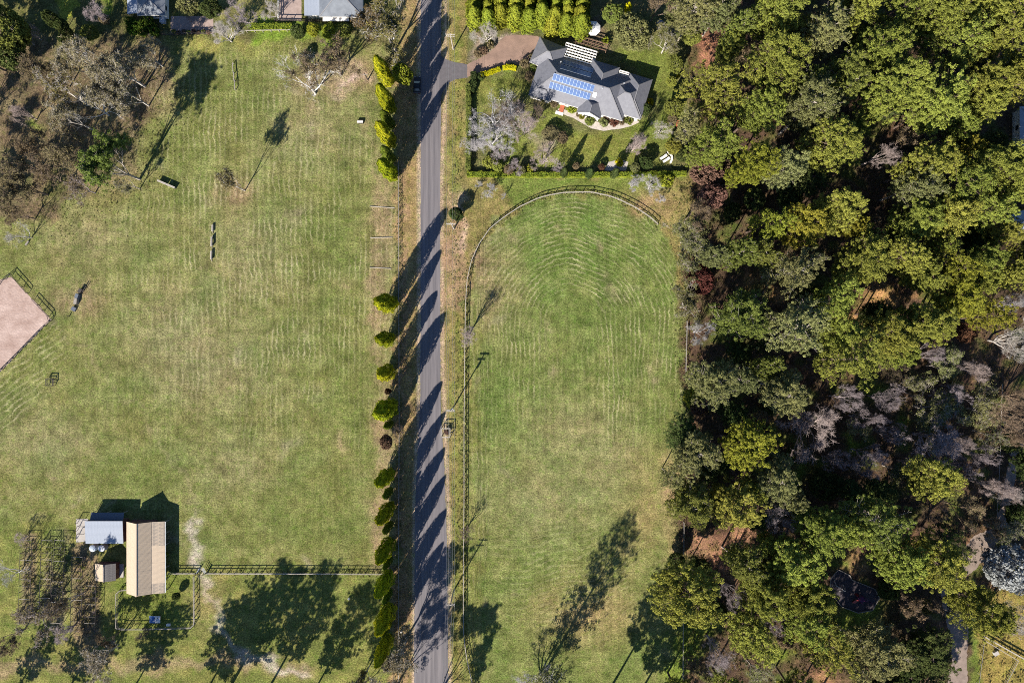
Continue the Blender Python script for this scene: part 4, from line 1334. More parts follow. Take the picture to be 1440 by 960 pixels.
def tubes_mesh(name, segs, sides=4):
    """segs: rows p0(3) r0 p1(3) r1"""
    s = np.asarray(segs, float)
    p0, r0, p1, r1 = s[:, 0:3], s[:, 3:4], s[:, 4:7], s[:, 7:8]
    d = p1 - p0; d /= np.linalg.norm(d, axis=1, keepdims=True) + 1e-9
    ref = np.where(np.abs(d[:, 2:3]) > .9, np.array([[1., 0, 0]]), np.array([[0, 0, 1.]]))
    a = np.cross(d, ref); a /= np.linalg.norm(a, axis=1, keepdims=True) + 1e-9
    b = np.cross(a, d)
    rings = []
    for p, r in ((p0, r0), (p1, r1)):
        for k in range(sides):
            t = 2 * math.pi * k / sides
            rings.append(p + a * math.cos(t) * r + b * math.sin(t) * r)
    co = np.stack(rings, 1).reshape(-1, 3)
    base = np.arange(len(s))[:, None] * 2 * sides
    fs = []
    for k in range(sides):
        j = (k + 1) % sides
        fs.append(base + np.array([[k, k + sides, j + sides, j]]))
    return np_mesh(name, co, np.concatenate(fs, 0))


def clumps(cc, rad, flat, per, la, lb, r, up=.7, axis=None):
    """tufts: cc clump centres, each with `per` leaf quads"""
    n = len(cc)
    o = r.normal(0, 1, (n, per, 3)); o /= np.linalg.norm(o, axis=2, keepdims=True)
    o *= r.uniform(.25, 1, (n, per, 1)) ** .5
    o[..., 2] *= flat
    rad = np.broadcast_to(rad, n)[:, None, None]
    c = (cc[:, None, :] + o * rad).reshape(-1, 3)
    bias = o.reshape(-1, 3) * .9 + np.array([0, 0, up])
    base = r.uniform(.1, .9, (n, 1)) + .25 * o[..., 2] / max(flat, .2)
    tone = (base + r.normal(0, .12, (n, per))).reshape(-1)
    return leaves(c, bias, la, lb, tone, .55, r)


def make_pine(seed, R=6.0, Ht=22.0, nl=64, dens=1.0, lo_=.42, tuft=.50, per=36, gap=.14):
    r = np.random.default_rng(seed)
    segs = []; cc = []; cr = []
    lean = r.normal(0, .25, 2)
    prev = np.array([0, 0, -.3]); k = 9
    tr = []
    for i in range(1, k + 1):
        t = i / k
        p = np.array([lean[0] * t * t * 2, lean[1] * t * t * 2, Ht * .96 * t])
        segs.append([*prev, .34 * (1 - .88 * (i - 1) / k), *p, .34 * (1 - .88 * t)]); tr.append(p); prev = p

    def trunk(z): 
        t = z / (Ht * .96); return np.array([lean[0] * t * t * 2, lean[1] * t * t * 2, z])
    lob = [(r.uniform(0, 6.28), r.uniform(.0, .28)) for _ in range(3)]
    for i in range(nl):
        t = (i + .5) / nl
        z = Ht * (lo_ + (0.97 - lo_) * t)
        az = i * 2.39996 + r.normal(0, .35)
        prof_ = math.sqrt(max(0.02, 1 - ((t - .30) / .74) ** 2)) if t > .3 else .72 + .28 * t / .3
        f = 1 + sum(a * math.cos((m + 1) * az + p) for m, (p, a) in enumerate(lob))
        Ln = R * prof_ * min(1.15, max(.5, f)) * r.uniform(.78, 1.08)
        if r.uniform() < gap: Ln *= .55
        d = np.array([math.cos(az), math.sin(az), r.uniform(.08, .38) + .35 * t])
        p0 = trunk(z)
        pe = p0 + d * Ln
        pm = p0 + d * Ln * .5 + np.array([0, 0, -.05 * Ln])
        segs.append([*p0, .085, *pm, .055]); segs.append([*pm, .055, *pe, .02])
        side = np.array([-math.sin(az), math.cos(az), 0])
        for fr in (.40, .58, .74, .88, 1.0):
            if fr * Ln < .9: continue
            for _ in range(1 if fr > .95 else 3):
                off = side * r.normal(0, .26) * Ln * (.75 if fr < .95 else .35) + np.array([0, 0, r.uniform(-.1, .45)])
                c = p0 + d * Ln * fr + off
                cc.append(c); cr.append(tuft * r.uniform(.65, 1.2))
                if r.uniform() < .5: segs.append([*(p0 + d * Ln * fr * .85), .03, *c, .012])
    for _ in range(8):
        cc.append(trunk(Ht * .95) + r.normal(0, .6, 3)); cr.append(tuft)
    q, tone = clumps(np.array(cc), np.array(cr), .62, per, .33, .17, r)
    return dict(crown=leaf_obj_mesh("crown", q, tone), trunk=tubes_mesh("trunk", segs, 4), R=R, H=Ht, zc=.72)


def make_branches(seed, Ht, R, levels=6, kids=(2, 3), first=.26, trunk_r=.28, ratio=.72, ang=(.35, .75), up=.12, minr=.014, wob=.16, mains=5, spread0=(.45, .95)):
    r = np.random.default_rng(seed)
    segs = []; tips = []

    def perp(d):
        v = r.normal(0, 1, 3); v -= d * v.dot(d); return v / (np.linalg.norm(v) + 1e-9)

    def grow(p, d, ln, rad, lev):
        k = 2 if lev > 1 else 1
        rr = rad
        for i in range(k):
            d = d + perp(d) * r.uniform(0, wob) + np.array([0, 0, up * .5]); d /= np.linalg.norm(d)
            q = p + d * ln / k
            r2 = max(minr, rr * .84)
            segs.append([*p, rr, *q, r2]); p = q; rr = r2
        if lev == 0:
            tips.append(p); return
        n = r.integers(kids[0], kids[1] + 1)
        for j in range(n):
            a = r.uniform(*ang) * (1 if j else .55)
            dd = d * math.cos(a) + perp(d) * math.sin(a)
            dd[2] += up; dd /= np.linalg.norm(dd)
            grow(p, dd, ln * ratio * r.uniform(.75, 1.2), max(minr, rr * (.78 if j == 0 else .62)), lev - 1)

    t0 = np.array([r.normal(0, .15), r.normal(0, .15), Ht * first])
    segs.append([0, 0, -.3, trunk_r, *t0, trunk_r * .8])
    base_ln = (Ht - Ht * first) * .36
    for m in range(mains):
        az = 2 * math.pi * m / mains + r.normal(0, .3)
        a = r.uniform(*spread0) if m else .12
        d = np.array([math.cos(az) * math.sin(a), math.sin(az) * math.sin(a), math.cos(a)])
        grow(t0 + np.array([0, 0, r.uniform(-.06, .05) * Ht * (1 if m else 0)]), d, base_ln * r.uniform(.8, 1.15), trunk_r * .55, levels - 1)
    s = np.array(segs)
    # fit to the wanted height and radius
    allp = s[:, 4:7]
    rad = np.percentile(np.hypot(allp[:, 0], allp[:, 1]), 97); hh = allp[:, 2].max()
    kx, kz = R / rad, Ht / hh
    for c0 in (0, 4):
        s[:, c0] *= kx; s[:, c0 + 1] *= kx; s[:, c0 + 2] *= kz
    return s, np.array(tips) * np.array([kx, kx, kz]), r


def make_bare(seed, Ht=11.0, R=5.0, spray=5, **k):
    s, tips, r = make_branches(seed, Ht, R, **k)
    tw = []
    for t in tips:                      # a spray of fine twigs at each tip
        for _ in range(spray):
            d = r.normal(0, 1, 3); d[2] = abs(d[2]) * .6
            d = d / np.linalg.norm(d) * r.uniform(.3, .8)
            tw.append([*t, .015, *(t + d), .006])
    thick = s[:, 3] > .05
    big = tubes_mesh("trunk", s[thick], 5)
    fine = tubes_mesh("twigs", np.concatenate([s[~thick], np.array(tw)]), 3)
    return dict(trunk=big, twigs=fine, R=R, H=Ht, zc=.62)


def make_gum(seed, Ht=19.0, R=6.0, per=12, tuft=.52, keep=.8, **k):
    kk = dict(levels=6, kids=(2, 3), first=.26, trunk_r=.30, ratio=.74, up=.10, minr=.02, mains=4)
    kk.update(k)
    s, tips, r = make_branches(seed, Ht, R, **kk)
    cc = tips[r.uniform(size=len(tips)) < keep]
    cc = np.concatenate([cc, cc + r.normal(0, .6, cc.shape)])
    q, tone = clumps(cc, tuft * r.uniform(.6, 1.2, len(cc)), .7, per, .42, .16, r, up=.3)
    tw = []
    for t in tips:
        for _ in range(3):
            d = r.normal(0, 1, 3); d = d / np.linalg.norm(d) * r.uniform(.4, 1.0)
            tw.append([*t, .034, *(t + d), .014])
    return dict(trunk=tubes_mesh("trunk", s, 4), twigs=tubes_mesh("twigs", np.array(tw), 3), crown=leaf_obj_mesh("crown", q, tone), R=R, H=Ht, zc=.68)


def make_broad(seed, R=4.0, Ht=8.0, n=420, per=24, tuft=.5, lo_=.18, la=.36, lb=.26):
    """dense rounded crown of leaf clumps on short limbs"""
    r = np.random.default_rng(seed)
    d = r.normal(0, 1, (n, 3)); d /= np.linalg.norm(d, axis=1, keepdims=True)
    lobes = r.normal(0, 1, (9, 3)); lobes[:, 2] = np.abs(lobes[:, 2]); lobes /= np.linalg.norm(lobes, axis=1, keepdims=True)
    f = .78 + .26 * np.max(np.exp(-((d[:, None, :] - lobes[None]) ** 2).sum(-1) * 4), 1)
    rad = f * r.uniform(.72, 1.0, n) ** .6
    mid_ = Ht * (lo_ + 1) / 2; hz = Ht * (1 - lo_) / 2
    c = d * rad[:, None] * np.array([R, R, hz]) + np.array([0, 0, mid_])
    q, tone = clumps(c, tuft * r.uniform(.7, 1.25, n), .75, per, la, lb, r, up=.45)
    segs = [[0, 0, -.2, .22 * R / 4, 0, 0, Ht * .45, .14 * R / 4]]
    for i in range(0, n, 6):
        segs.append([0, 0, Ht * .3, .06 * R / 4, *(c[i] * .92), .015])
    return dict(trunk=tubes_mesh("trunk", segs, 4), crown=leaf_obj_mesh("crown", q, tone), R=R, H=Ht, zc=.6)


def make_column(seed, R=2.0, Ht=16.0, n=9000, la=.36, lb=.22, sq=.58, tip=3.2):
    r = np.random.default_rng(seed)
    t = r.uniform(.01, 1, n) ** .9
    prof_ = np.minimum(1, (t / .16) ** .5) * (1 - t ** tip) ** sq
    az = r.uniform(0, 6.2832, n)
    w = 1 + .13 * np.sin(3 * az + 9 * t + seed) + .11 * np.sin(6 * az - 17 * t + seed) + .08 * np.sin(11 * az + 31 * t)
    rr = R * prof_ * w * r.uniform(.72, 1.0, n) ** .5
    rr = np.maximum(rr, .02)
    c = np.stack([rr * np.cos(az), rr * np.sin(az), t * Ht], -1)
    out = np.stack([np.cos(az), np.sin(az), .05 + .30 * t ** 4], -1)
    tone = .5 + .28 * np.sin(5 * az + 13 * t + seed) + r.normal(0, .18, n)
    q, tone = leaves(c, out, la, lb, tone, .30, r)
    # inner wood and old foliage so that the column is not see-through
    zz = np.linspace(.02, .96, 10)
    segs = [[0, 0, -.2, .16, 0, 0, Ht * .9, .03]]
    pr = [R * .62 * min(1, (z / .16) ** .5) * (1 - z ** tip) ** sq for z in zz]
    core = [[0, 0, zz[i] * Ht, pr[i], 0, 0, zz[i + 1] * Ht, pr[i + 1]] for i in range(9)]
    s = np.array(core)
    cm = tubes_mesh("core", s, 10)
    return dict(trunk=tubes_mesh("trunk", segs, 5), crown=leaf_obj_mesh("crown", q, tone), core=cm, R=R, H=Ht, zc=.5)


PR = {}
PR['pine'] = [make_pine(100 + i, nl=int(56 + 5 * i), gap=.08 + .03 * i, tuft=.44 + .03 * (i % 4), lo_=.36 + .03 * (i % 3)) for i in range(8)]
PR['loose'] = [make_pine(130 + i, nl=46, gap=.30, tuft=.46, per=26, lo_=.36) for i in range(2)]
PR['fullgum'] = [make_gum(240 + i, per=30, tuft=.6, keep=1.0) for i in range(2)]
PR['giant'] = [make_pine(150, R=5.5, Ht=27, nl=60, gap=.25, tuft=.55, per=16, lo_=.16)]
PR['gum'] = [make_gum(200 + i) for i in range(4)]
PR['wispy'] = [make_gum(220 + i, per=9, tuft=.42, keep=.6) for i in range(2)]
PR['broad'] = [make_broad(300 + i) for i in range(3)]
PR['bare'] = [make_bare(400 + i, levels=6, first=.14, mains=7, spread0=(.35, 1.15), trunk_r=.30) for i in range(3)]
PR['tallbare'] = [make_bare(420 + i, Ht=20, R=5.0, levels=6, first=.22, mains=6, spread0=(.25, .9), trunk_r=.40) for i in range(2)]
PR['deadgum'] = [make_bare(440 + i, Ht=15, R=6.5, spray=1, levels=6, first=.14, mains=5, spread0=(.4, 1.1), trunk_r=.27, wob=.34, minr=.02) for i in range(2)]
PR['column'] = [make_column(500 + i) for i in range(3)]
PR['thin'] = [make_column(520 + i, R=.95, Ht=11, n=2600, la=.34, lb=.2) for i in range(2)]
PR['hedgecol'] = [make_column(540 + i, R=1.85, Ht=9, n=4200, la=.36, lb=.26, tip=4.0, sq=.7) for i in range(2)]
PR['shrub'] = [make_broad(600 + i, R=1.0, Ht=1.6, n=70, per=18, tuft=.26, lo_=.02, la=.22, lb=.16) for i in range(3)]

TREES = []          # (u, v, name) for the labels of the wood
BARK = {'ol': 'bark', 'yg': 'bark', 'gg': 'bark_grey', 'gr': 'bark_grey', 'dg': 'bark', 'tan': 'bark_tan', 'bo': 'bark_brown', 'eu': 'bark_pale', 'eg': 'bark_pale', 'br': 'bark_brown', 'rb': 'bark_brown',
        'sl': 'bark_white', 'gold': 'bark_brown', 'thin': 'bark_brown', 'hedge': 'bark_brown', 'yel': 'bark_brown', 'bank': 'bark_brown'}
cnt = {}


def plant(kind, u, v, r, h, leaf, name, label, cat, group=None, base=False, bark=None, variant=None, tilt=0.0):
    """kind: prototype family; u, v is where the photograph shows the crown (or the foot, base=True), r crown radius in photo pixels, h height in metres"""
    fam = PR[kind]
    i = cnt.get(kind, 0); cnt[kind] = i + 1
    p = fam[(i if variant is None else variant) % len(fam)]
    if base: x, y = G(u, v)
    else: x, y = G(u, v, p['zc'] * h)
    sx = r * S / p['R'] * (1 - (0 if base else p['zc'] * h / H))
    t = thing(name, label, cat, (x, y, 0), random.uniform(0, 6.28), group, (sx * random.uniform(.86, 1.12), sx * random.uniform(.92, 1.08), h / p['H']))
    if tilt: t.rotation_euler = (random.uniform(-tilt, tilt), random.uniform(-tilt, tilt), t.rotation_euler.z)
    bk = M[bark or BARK.get(leaf, 'bark')]
    for part_ in ('trunk', 'twigs', 'crown', 'core'):
        if part_ in p:
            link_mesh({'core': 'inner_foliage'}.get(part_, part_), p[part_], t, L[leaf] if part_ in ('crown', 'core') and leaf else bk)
    return t


# ---- golden conifers along the lane
GC = [(548, 118, 9.6, 17.6), (550, 156, 9.6, 17.6), (550.5, 203, 9.6, 17.6), (553, 249, 9.6, 17.6),
      (551, 428, 12.0, 17.6), (549, 477, 9.7, 16.2), (549, 522, 10.1, 14.7), (550, 572, 13.0, 17.1),
      (549, 664, 9.8, 16.5), (549, 711, 9.8, 17.1), (549, 760, 9.8, 17.1), (549, 805, 10.2, 17.6), (548.5, 852, 10.9, 17.6), (547, 893, 8.9, 17.1)]
ordn = ["first", "second", "third", "fourth", "fifth", "sixth", "seventh", "eighth", "ninth", "tenth", "eleventh", "twelfth", "thirteenth", "fourteenth", "fifteenth", "sixteenth"]
for i, (u, v, r, h) in enumerate(GC):
    extra = ["tallest looking, by the gum tree", "beside the green bushy tree", "tilted upward near the box jump", "last of the upper cluster", "alone at the gap in the row", "small and round", "small, above the dark stump",
             "broad, above the red brown shrub", "", "", "", "just above the cross fence", "just below the cross fence", "lowest of the row"][i]
    plant('column', u, v, r, h, 'gold', 'golden_cypress', f"{ordn[i]} golden cypress down the lane" + (", " + extra if extra else ""), 'conifer', 'golden cypresses along the lane', base=True, tilt=.015)
for i, (u, v, r, h) in enumerate([(550, 179, 6.5, 9.5), (551, 226, 6.5, 9.5), (550, 595, 6, 8), (549.5, 688, 5.5, 9), (549.5, 735, 5.5, 9), (549.5, 783, 5.5, 9), (549, 829, 5.5, 9), (548, 873, 5, 9)]):
    plant('thin', u, v, r * (1.15 if v < 400 else .95), h + (3 if v < 400 else .5), 'thin', 'thin_cypress', f"{ordn[i]} thin green cypress between the golden ones along the lane", 'conifer', 'thin green cypresses along the lane', base=True)
plant('broad', 573, 121, 15, 13, 'hedge', 'bushy_tree', "bushy yellow green tree among the golden conifers near the top", 'tree', base=True)
plant('broad', 548, 549, 4.5, 4, 'rb', 'bush', "small dark bush between two golden conifers along the lane", 'bush', base=True)
plant('broad', 547, 618, 11, 6, 'br', 'bush', "dark red brown bush in the conifer row by the lane", 'bush', base=True)
plant('bare', 562, 606, 11, 6, None, 'bare_bush', "bare bush on the verge right of the red brown bush", 'bush', base=True, bark='bark_brown')
plant('broad', 643, 303, 11, 4.6, 'dg', 'dark_bush', "dark round bush beside the power pole on the right verge", 'bush', base=True)
plant('broad', 629, 607, 4, 1.3, 'br', 'shrub', "brown shrub inside the square timber pen on the verge", 'shrub', base=True)

# ---- golden hedge conifers above the house
k_ = 0
for row, v in enumerate((48, 37, 25, 12, -1)):
    for c in range(9):
        u = 668 + c * 18.2 + row * .8
        if row == 0 and c < 6: continue
        plant('hedgecol', u + random.uniform(-2, 2), v + random.uniform(-3, 3), random.uniform(11, 13.5), random.uniform(8.6, 11.4), 'hedge', 'golden_conifer', f"yellow green conifer in the block above the house, {['front', 'second', 'third', 'fourth', 'back'][row]} row, {ordn[c]} from left",
              'conifer', 'conifer block above the house', base=True)

# ---- garden
def hedge(label, pts, w, h, leaf, name='clipped_hedge', dens=26):
    """clipped hedge: a run of leaves over a box-like core"""
    ps = [P(*p) for p in pts]
    root = thing(name, label, 'hedge', ps[0])
    r = np.random.default_rng(len(label))
    cs = []; ns = []
    mb = MB()
    for i in range(len(ps) - 1):
        a, b = ps[i] - ps[0], ps[i + 1] - ps[0]
        d = b - a; ln = d.length; d.normalize(); s = Vector((-d.y, d.x, 0))
        n = int(ln * (w + 2 * h) * dens)
        t = r.uniform(0, ln, n); q = r.uniform(-(w / 2 + h), w / 2 + h, n)
        bump_ = .10 * np.sin(t * 2.1) + .07 * np.sin(t * 5.3 + 1)
        x = np.clip(q, -w / 2, w / 2) * (1 + bump_); z = np.where(np.abs(q) > w / 2, h - (np.abs(q) - w / 2), h) + bump_ * .8 * h * .5 + r.normal(0, .05, n)
        c = np.array(a)[None] + np.outer(t, np.array(d)) + np.outer(x, np.array(s)); c[:, 2] = np.maximum(z, .03)
        nn = np.outer(np.where(np.abs(q) > w / 2, np.sign(q), 0), np.array(s)) + np.array([0, 0, .5])
        cs.append(c); ns.append(nn)
        mb.beam(a + Vector((0, 0, h * .45)), b + Vector((0, 0, h * .45)), w * .86, h * .86)
    c = np.concatenate(cs); nn = np.concatenate(ns)
    tone = .5 + .3 * np.sin(c[:, 0] * 2 + c[:, 1] * 1.7) + r.normal(0, .15, len(c))
    q, tone = leaves(c, nn, .30, .20, tone, .5, r)
    link_mesh('foliage', leaf_obj_mesh('foliage', q, tone), root, L[leaf])
    mb.build('inner_foliage', L[leaf], root, True)
    return root


hedge("long yellow green clipped hedge along the garden's lower boundary", [(657, 246), (760, 247), (880, 246.5), (964, 245)], 1.25, 1.3, 'hedge')
hedge("dark clipped hedge down the garden's left boundary, lower part", [(659, 122), (660, 180), (659, 240)], 1.2, 2.0, 'gr')
hedge("short dark hedge at the garden gate by the driveway", [(666, 104), (667, 118), (664, 132)], 1.3, 1.8, 'dg')
hedge("bright yellow low hedge curving along the driveway, left half", [(676, 107), (688, 104), (703, 98)], .95, 1.2, 'yel')
hedge("bright yellow low hedge curving along the driveway, right half", [(707, 97), (716, 95.5), (726, 98)], .95, 1.2, 'yel')
hedge("clipped green strip hedge behind the rail fence, top middle", [(354, 40), (385, 40), (412, 40)], 1.6, 1.2, 'hedge')
for i, (u, v, lab) in enumerate(((792, 247, "left"), (827, 248, "middle"), (862, 248, "right"))):
    plant('thin', u, v, 5.2, 7.6, 'dg', 'garden_cypress', f"dark slim cypress on the garden's lower boundary, {lab} of three", 'conifer', 'slim cypresses at the garden boundary', base=True)
plant('tallbare', 699, 186, 36, 12, None, 'bare_tree', "largest white bare tree at the garden's lower left", 'tree', base=True, bark='bark_white')
plant('bare', 690, 206, 30, 9, None, 'bare_tree', "white bare tree at the garden's lower left corner by the hedge", 'tree', base=True, bark='bark_white')
plant('bare', 741, 182, 26, 9, None, 'bare_tree', "pinkish bare tree on the lawn left of the mulch bed", 'tree', base=True, bark='bark_pink')
plant('bare', 764, 230, 18, 7, None, 'bare_tree', "low bare tree by the hedge below the mulch bed", 'tree', base=True, bark='bark_pink')
plant('bare', 725, 236, 14, 4.5, None, 'bare_bush', "purplish bare bush at the lower hedge, left of the low bare tree", 'bush', base=True, bark='bark_purple')
plant('bare', 890, 211, 15, 6.0, None, 'bare_tree', "round pinkish bare tree on the lawn right of the slim cypresses", 'tree', base=True, bark='bark_pink')
plant('bare', 926, 187, 16, 5, None, 'bare_tree', "pale bare tree on the lawn near the terracotta bed", 'tree', base=True, bark='bark_pale')
plant('tallbare', 889, 212, 16, 12, None, 'bare_tree', "tall thin bare tree behind the round pinkish one on the lawn", 'tree', base=True, bark='bark_pink', variant=1)
plant('bare', 685, 58, 24, 8, None, 'bare_tree', "pale bare tree at the driveway's upper left", 'tree', base=True, bark='bark_pale')
plant('broad', 890, 46, 28, 9, 'gg', 'broad_tree', "broad dark grey green tree at the garden's upper right", 'tree')
plant('gum', 938, 60, 26, 9, 'gg', 'pale_tree', "pale feathery tree at the garden's right edge, upper", 'tree', bark='bark_pale')
plant('broad', 950, 90, 13, 5, 'gr', 'bush', "light green bush below the pale feathery tree", 'bush')
plant('broad', 775, 190, 13, 2.6, 'bo', 'bush', "dark brown green bush on the mulch bed in the lawn", 'bush', base=True)
plant('broad', 790, 196, 9, 2.4, 'bo', 'bush', "smaller brown bush at the right end of the mulch bed", 'bush', base=True)
plant('broad', 948, 150, 15, 7, 'gr', 'tree', "green tree at the garden's right edge above the terracotta bed", 'tree')
plant('broad', 947, 205, 13, 5, 'ol', 'tree', "olive tree right of the curved white bench", 'tree')
plant('broad', 908, 229, 11, 3.6, 'dg', 'bush', "dark bush at the lower hedge left of the loungers", 'bush')
plant('broad', 893, 236, 8, 3.5, 'gg', 'bush', "grey green bush right of the white corner paving", 'bush')
plant('shrub', 870, 231, 6.5, 2.4, 'yel', 'yellow_bush', "yellow bush in the white corner paving by the lower hedge", 'bush', base=True)
plant('broad', 905, 158, 9, 3.5, 'dg', 'bush', "dark bush at the house's lower right corner", 'bush', base=True)
plant('broad', 862, 20, 14, 6, 'gr', 'bush', "green bush right of the white umbrella at the top", 'bush')
plant('shrub', 866, 14, 6, 4, 'yel', 'yellow_bush', "left yellow bush above the garden at the top", 'bush')
plant('shrub', 883, 11, 6, 4, 'yel', 'yellow_bush', "right yellow bush above the garden at the top", 'bush')
plant('shrub', 852, 57, 6, 2, 'hedge', 'shrub', "yellow green shrub between umbrella and house", 'shrub')
plant('shrub', 856, 112, 2, 1, 'gr', 'shrub', "tiny shrub in the shade behind the house", 'shrub')
for (u, v, r, lf, lab) in ((804, 156, 6.5, 'hedge', "yellow green shrub right of the brick landing"), (813, 162, 4, 'bo', "brown shrub next to the yellow green one at the house front"),
                           (818, 165, 4.5, 'yg', "small olive shrub under the small gable"), (829, 172, 7, 'gr', "round green shrub below the small gable"),
                           (849, 175, 6.5, 'gg', "grey green shrub along the curved path"), (863, 173, 6.5, 'rb', "red brown shrub along the curved path"),
                           (852, 166, 4.5, 'br', "dusky shrub against the house front wall"), (884, 171, 6, 'gr', "green shrub at the right end of the curved path"),
                           (874, 173, 4.5, 'tan', "pale shrub right of the red brown one"), (779, 148, 6, 'bo', "dark shrub left of the brick landing"),
                           (764, 141, 5, 'dg', "dark green shrub by the left front corner of the house"), (751, 96, 6, 'gr', "green shrub beside the garage wing"),
                           (748, 82, 5, 'bo', "brown shrub at the driveway edge by the garage"), (737, 92, 7, 'bo', "round brown olive shrub at the end of the yellow hedge"),
                           (672, 78, 6, 'bo', "reddish shrub left of the driveway, lower"), (680, 74, 6, 'br', "rust shrub left of the driveway, middle"), (690, 66, 6, 'bo', "reddish shrub left of the driveway, upper"),
                           (913, 145, 5, 'yel', "yellow shrub right of the house"), (911, 155, 6, 'gg', "grey shrub below the yellow shrub right of the house"),
                           (953, 108, 3, 'yel', "tiny yellow shrub at the garden's right edge"), (688, 230, 9, 'ol', "olive shrub in the garden's lower left corner"), (745, 238, 6, 'hedge', "yellow green shrub on the lower hedge line"),
                           (677, 110, 6, 'dg', "dark shrub under the left end of the yellow hedge")):
    plant('shrub', u, v, r, max(1.0, r * .28), lf, 'shrub', lab, 'shrub', base=True)

for (kd, u, v, r, h, bk, lf, lab) in (('bare', 668, 212, 17, 7, 'bark_white', None, "white bare tree against the left garden hedge"), ('bare', 706, 222, 15, 6, 'bark_purple', None, "purplish bare tree below the largest white one in the garden"),
                          ('bare', 728, 160, 15, 8, 'bark_pink', None, "pinkish bare tree between lawn and house front"), ('bare', 757, 168, 13, 9, 'bark_brown', None, "thin brown bare tree at the house's left front corner"),
                          ('tallbare', 712, 178, 22, 13, 'bark_brown', None, "tall brown bare tree right of the largest white one in the garden"), ('bare', 783, 236, 10, 4, 'bark_purple', None, "small purplish bare bush on the lower hedge near the slim cypresses"),
                          ('broad', 700, 236, 9, 3, None, 'ol', "olive bush on the lower garden hedge, left part"), ('broad', 716, 240, 8, 2.6, None, 'bo', "brown bush on the lower garden hedge, left part"),
                          ('broad', 733, 240, 7, 2.4, None, 'gg', "grey bush on the lower garden hedge near the pinkish bare tree"), ('broad', 943, 172, 8, 4, None, 'bo', "brown bush above the terracotta bed"),
                          ('broad', 956, 222, 10, 5, None, 'dg', "dark bush right of the curved white bench"), ('broad', 941, 120, 8, 4, None, 'ol', "olive bush at the garden's right edge by the lawn"),
                          ('broad', 809, 235, 6, 2.2, None, 'bo', "brown bush between the left and middle slim cypresses"), ('broad', 845, 236, 5, 2, None, 'rb', "reddish bush between the middle and right slim cypresses"),
                          ('broad', 744, 110, 7, 2.6, None, 'bo', "brown bush below the yellow hedge's right end")):
    plant(kd, u, v, r, h, lf, 'bare_tree' if 'tree' in lab else 'bush', lab, 'tree' if 'tree' in lab else 'bush', base=True, bark=bk)
# below the garden, above the track
for (u, v, r, h, lab) in ((675, 262, 6, 4, "small grey bare tree below the garden's left corner, left"), (692, 266, 9, 4.5, "small grey bare tree below the garden's left corner, middle"),
                          (686, 277, 8, 4, "small grey bare tree below the garden's left corner, lower"), (709, 277, 5, 3, "small grey bare tree below the garden's left corner, right"),
                          (888, 262, 15, 5, "white bare tree between garden hedge and track, left"), (912, 265, 15, 5, "white bare tree between garden hedge and track, right"), (928, 283, 8, 4, "small pale bare tree beside the track fence end")):
    plant('bare', u, v, r, h, None, 'bare_tree', lab, 'tree', base=True, bark='bark_white')
plant('shrub', 938, 254, 10, 2.4, 'hedge', 'shrub', "yellow green shrub at the garden's lower right corner outside", 'shrub')
plant('tallbare', 660, 470, 15, 9.5, None, 'bare_tree', "grey bare tree on the track fence, left of the oval paddock", 'tree', base=True, bark='bark_pink')
plant('tallbare', 657, 742, 12, 6, None, 'bare_tree', "wispy bare tree on the track fence, lower part of the lane", 'tree', base=True, bark='bark_brown')

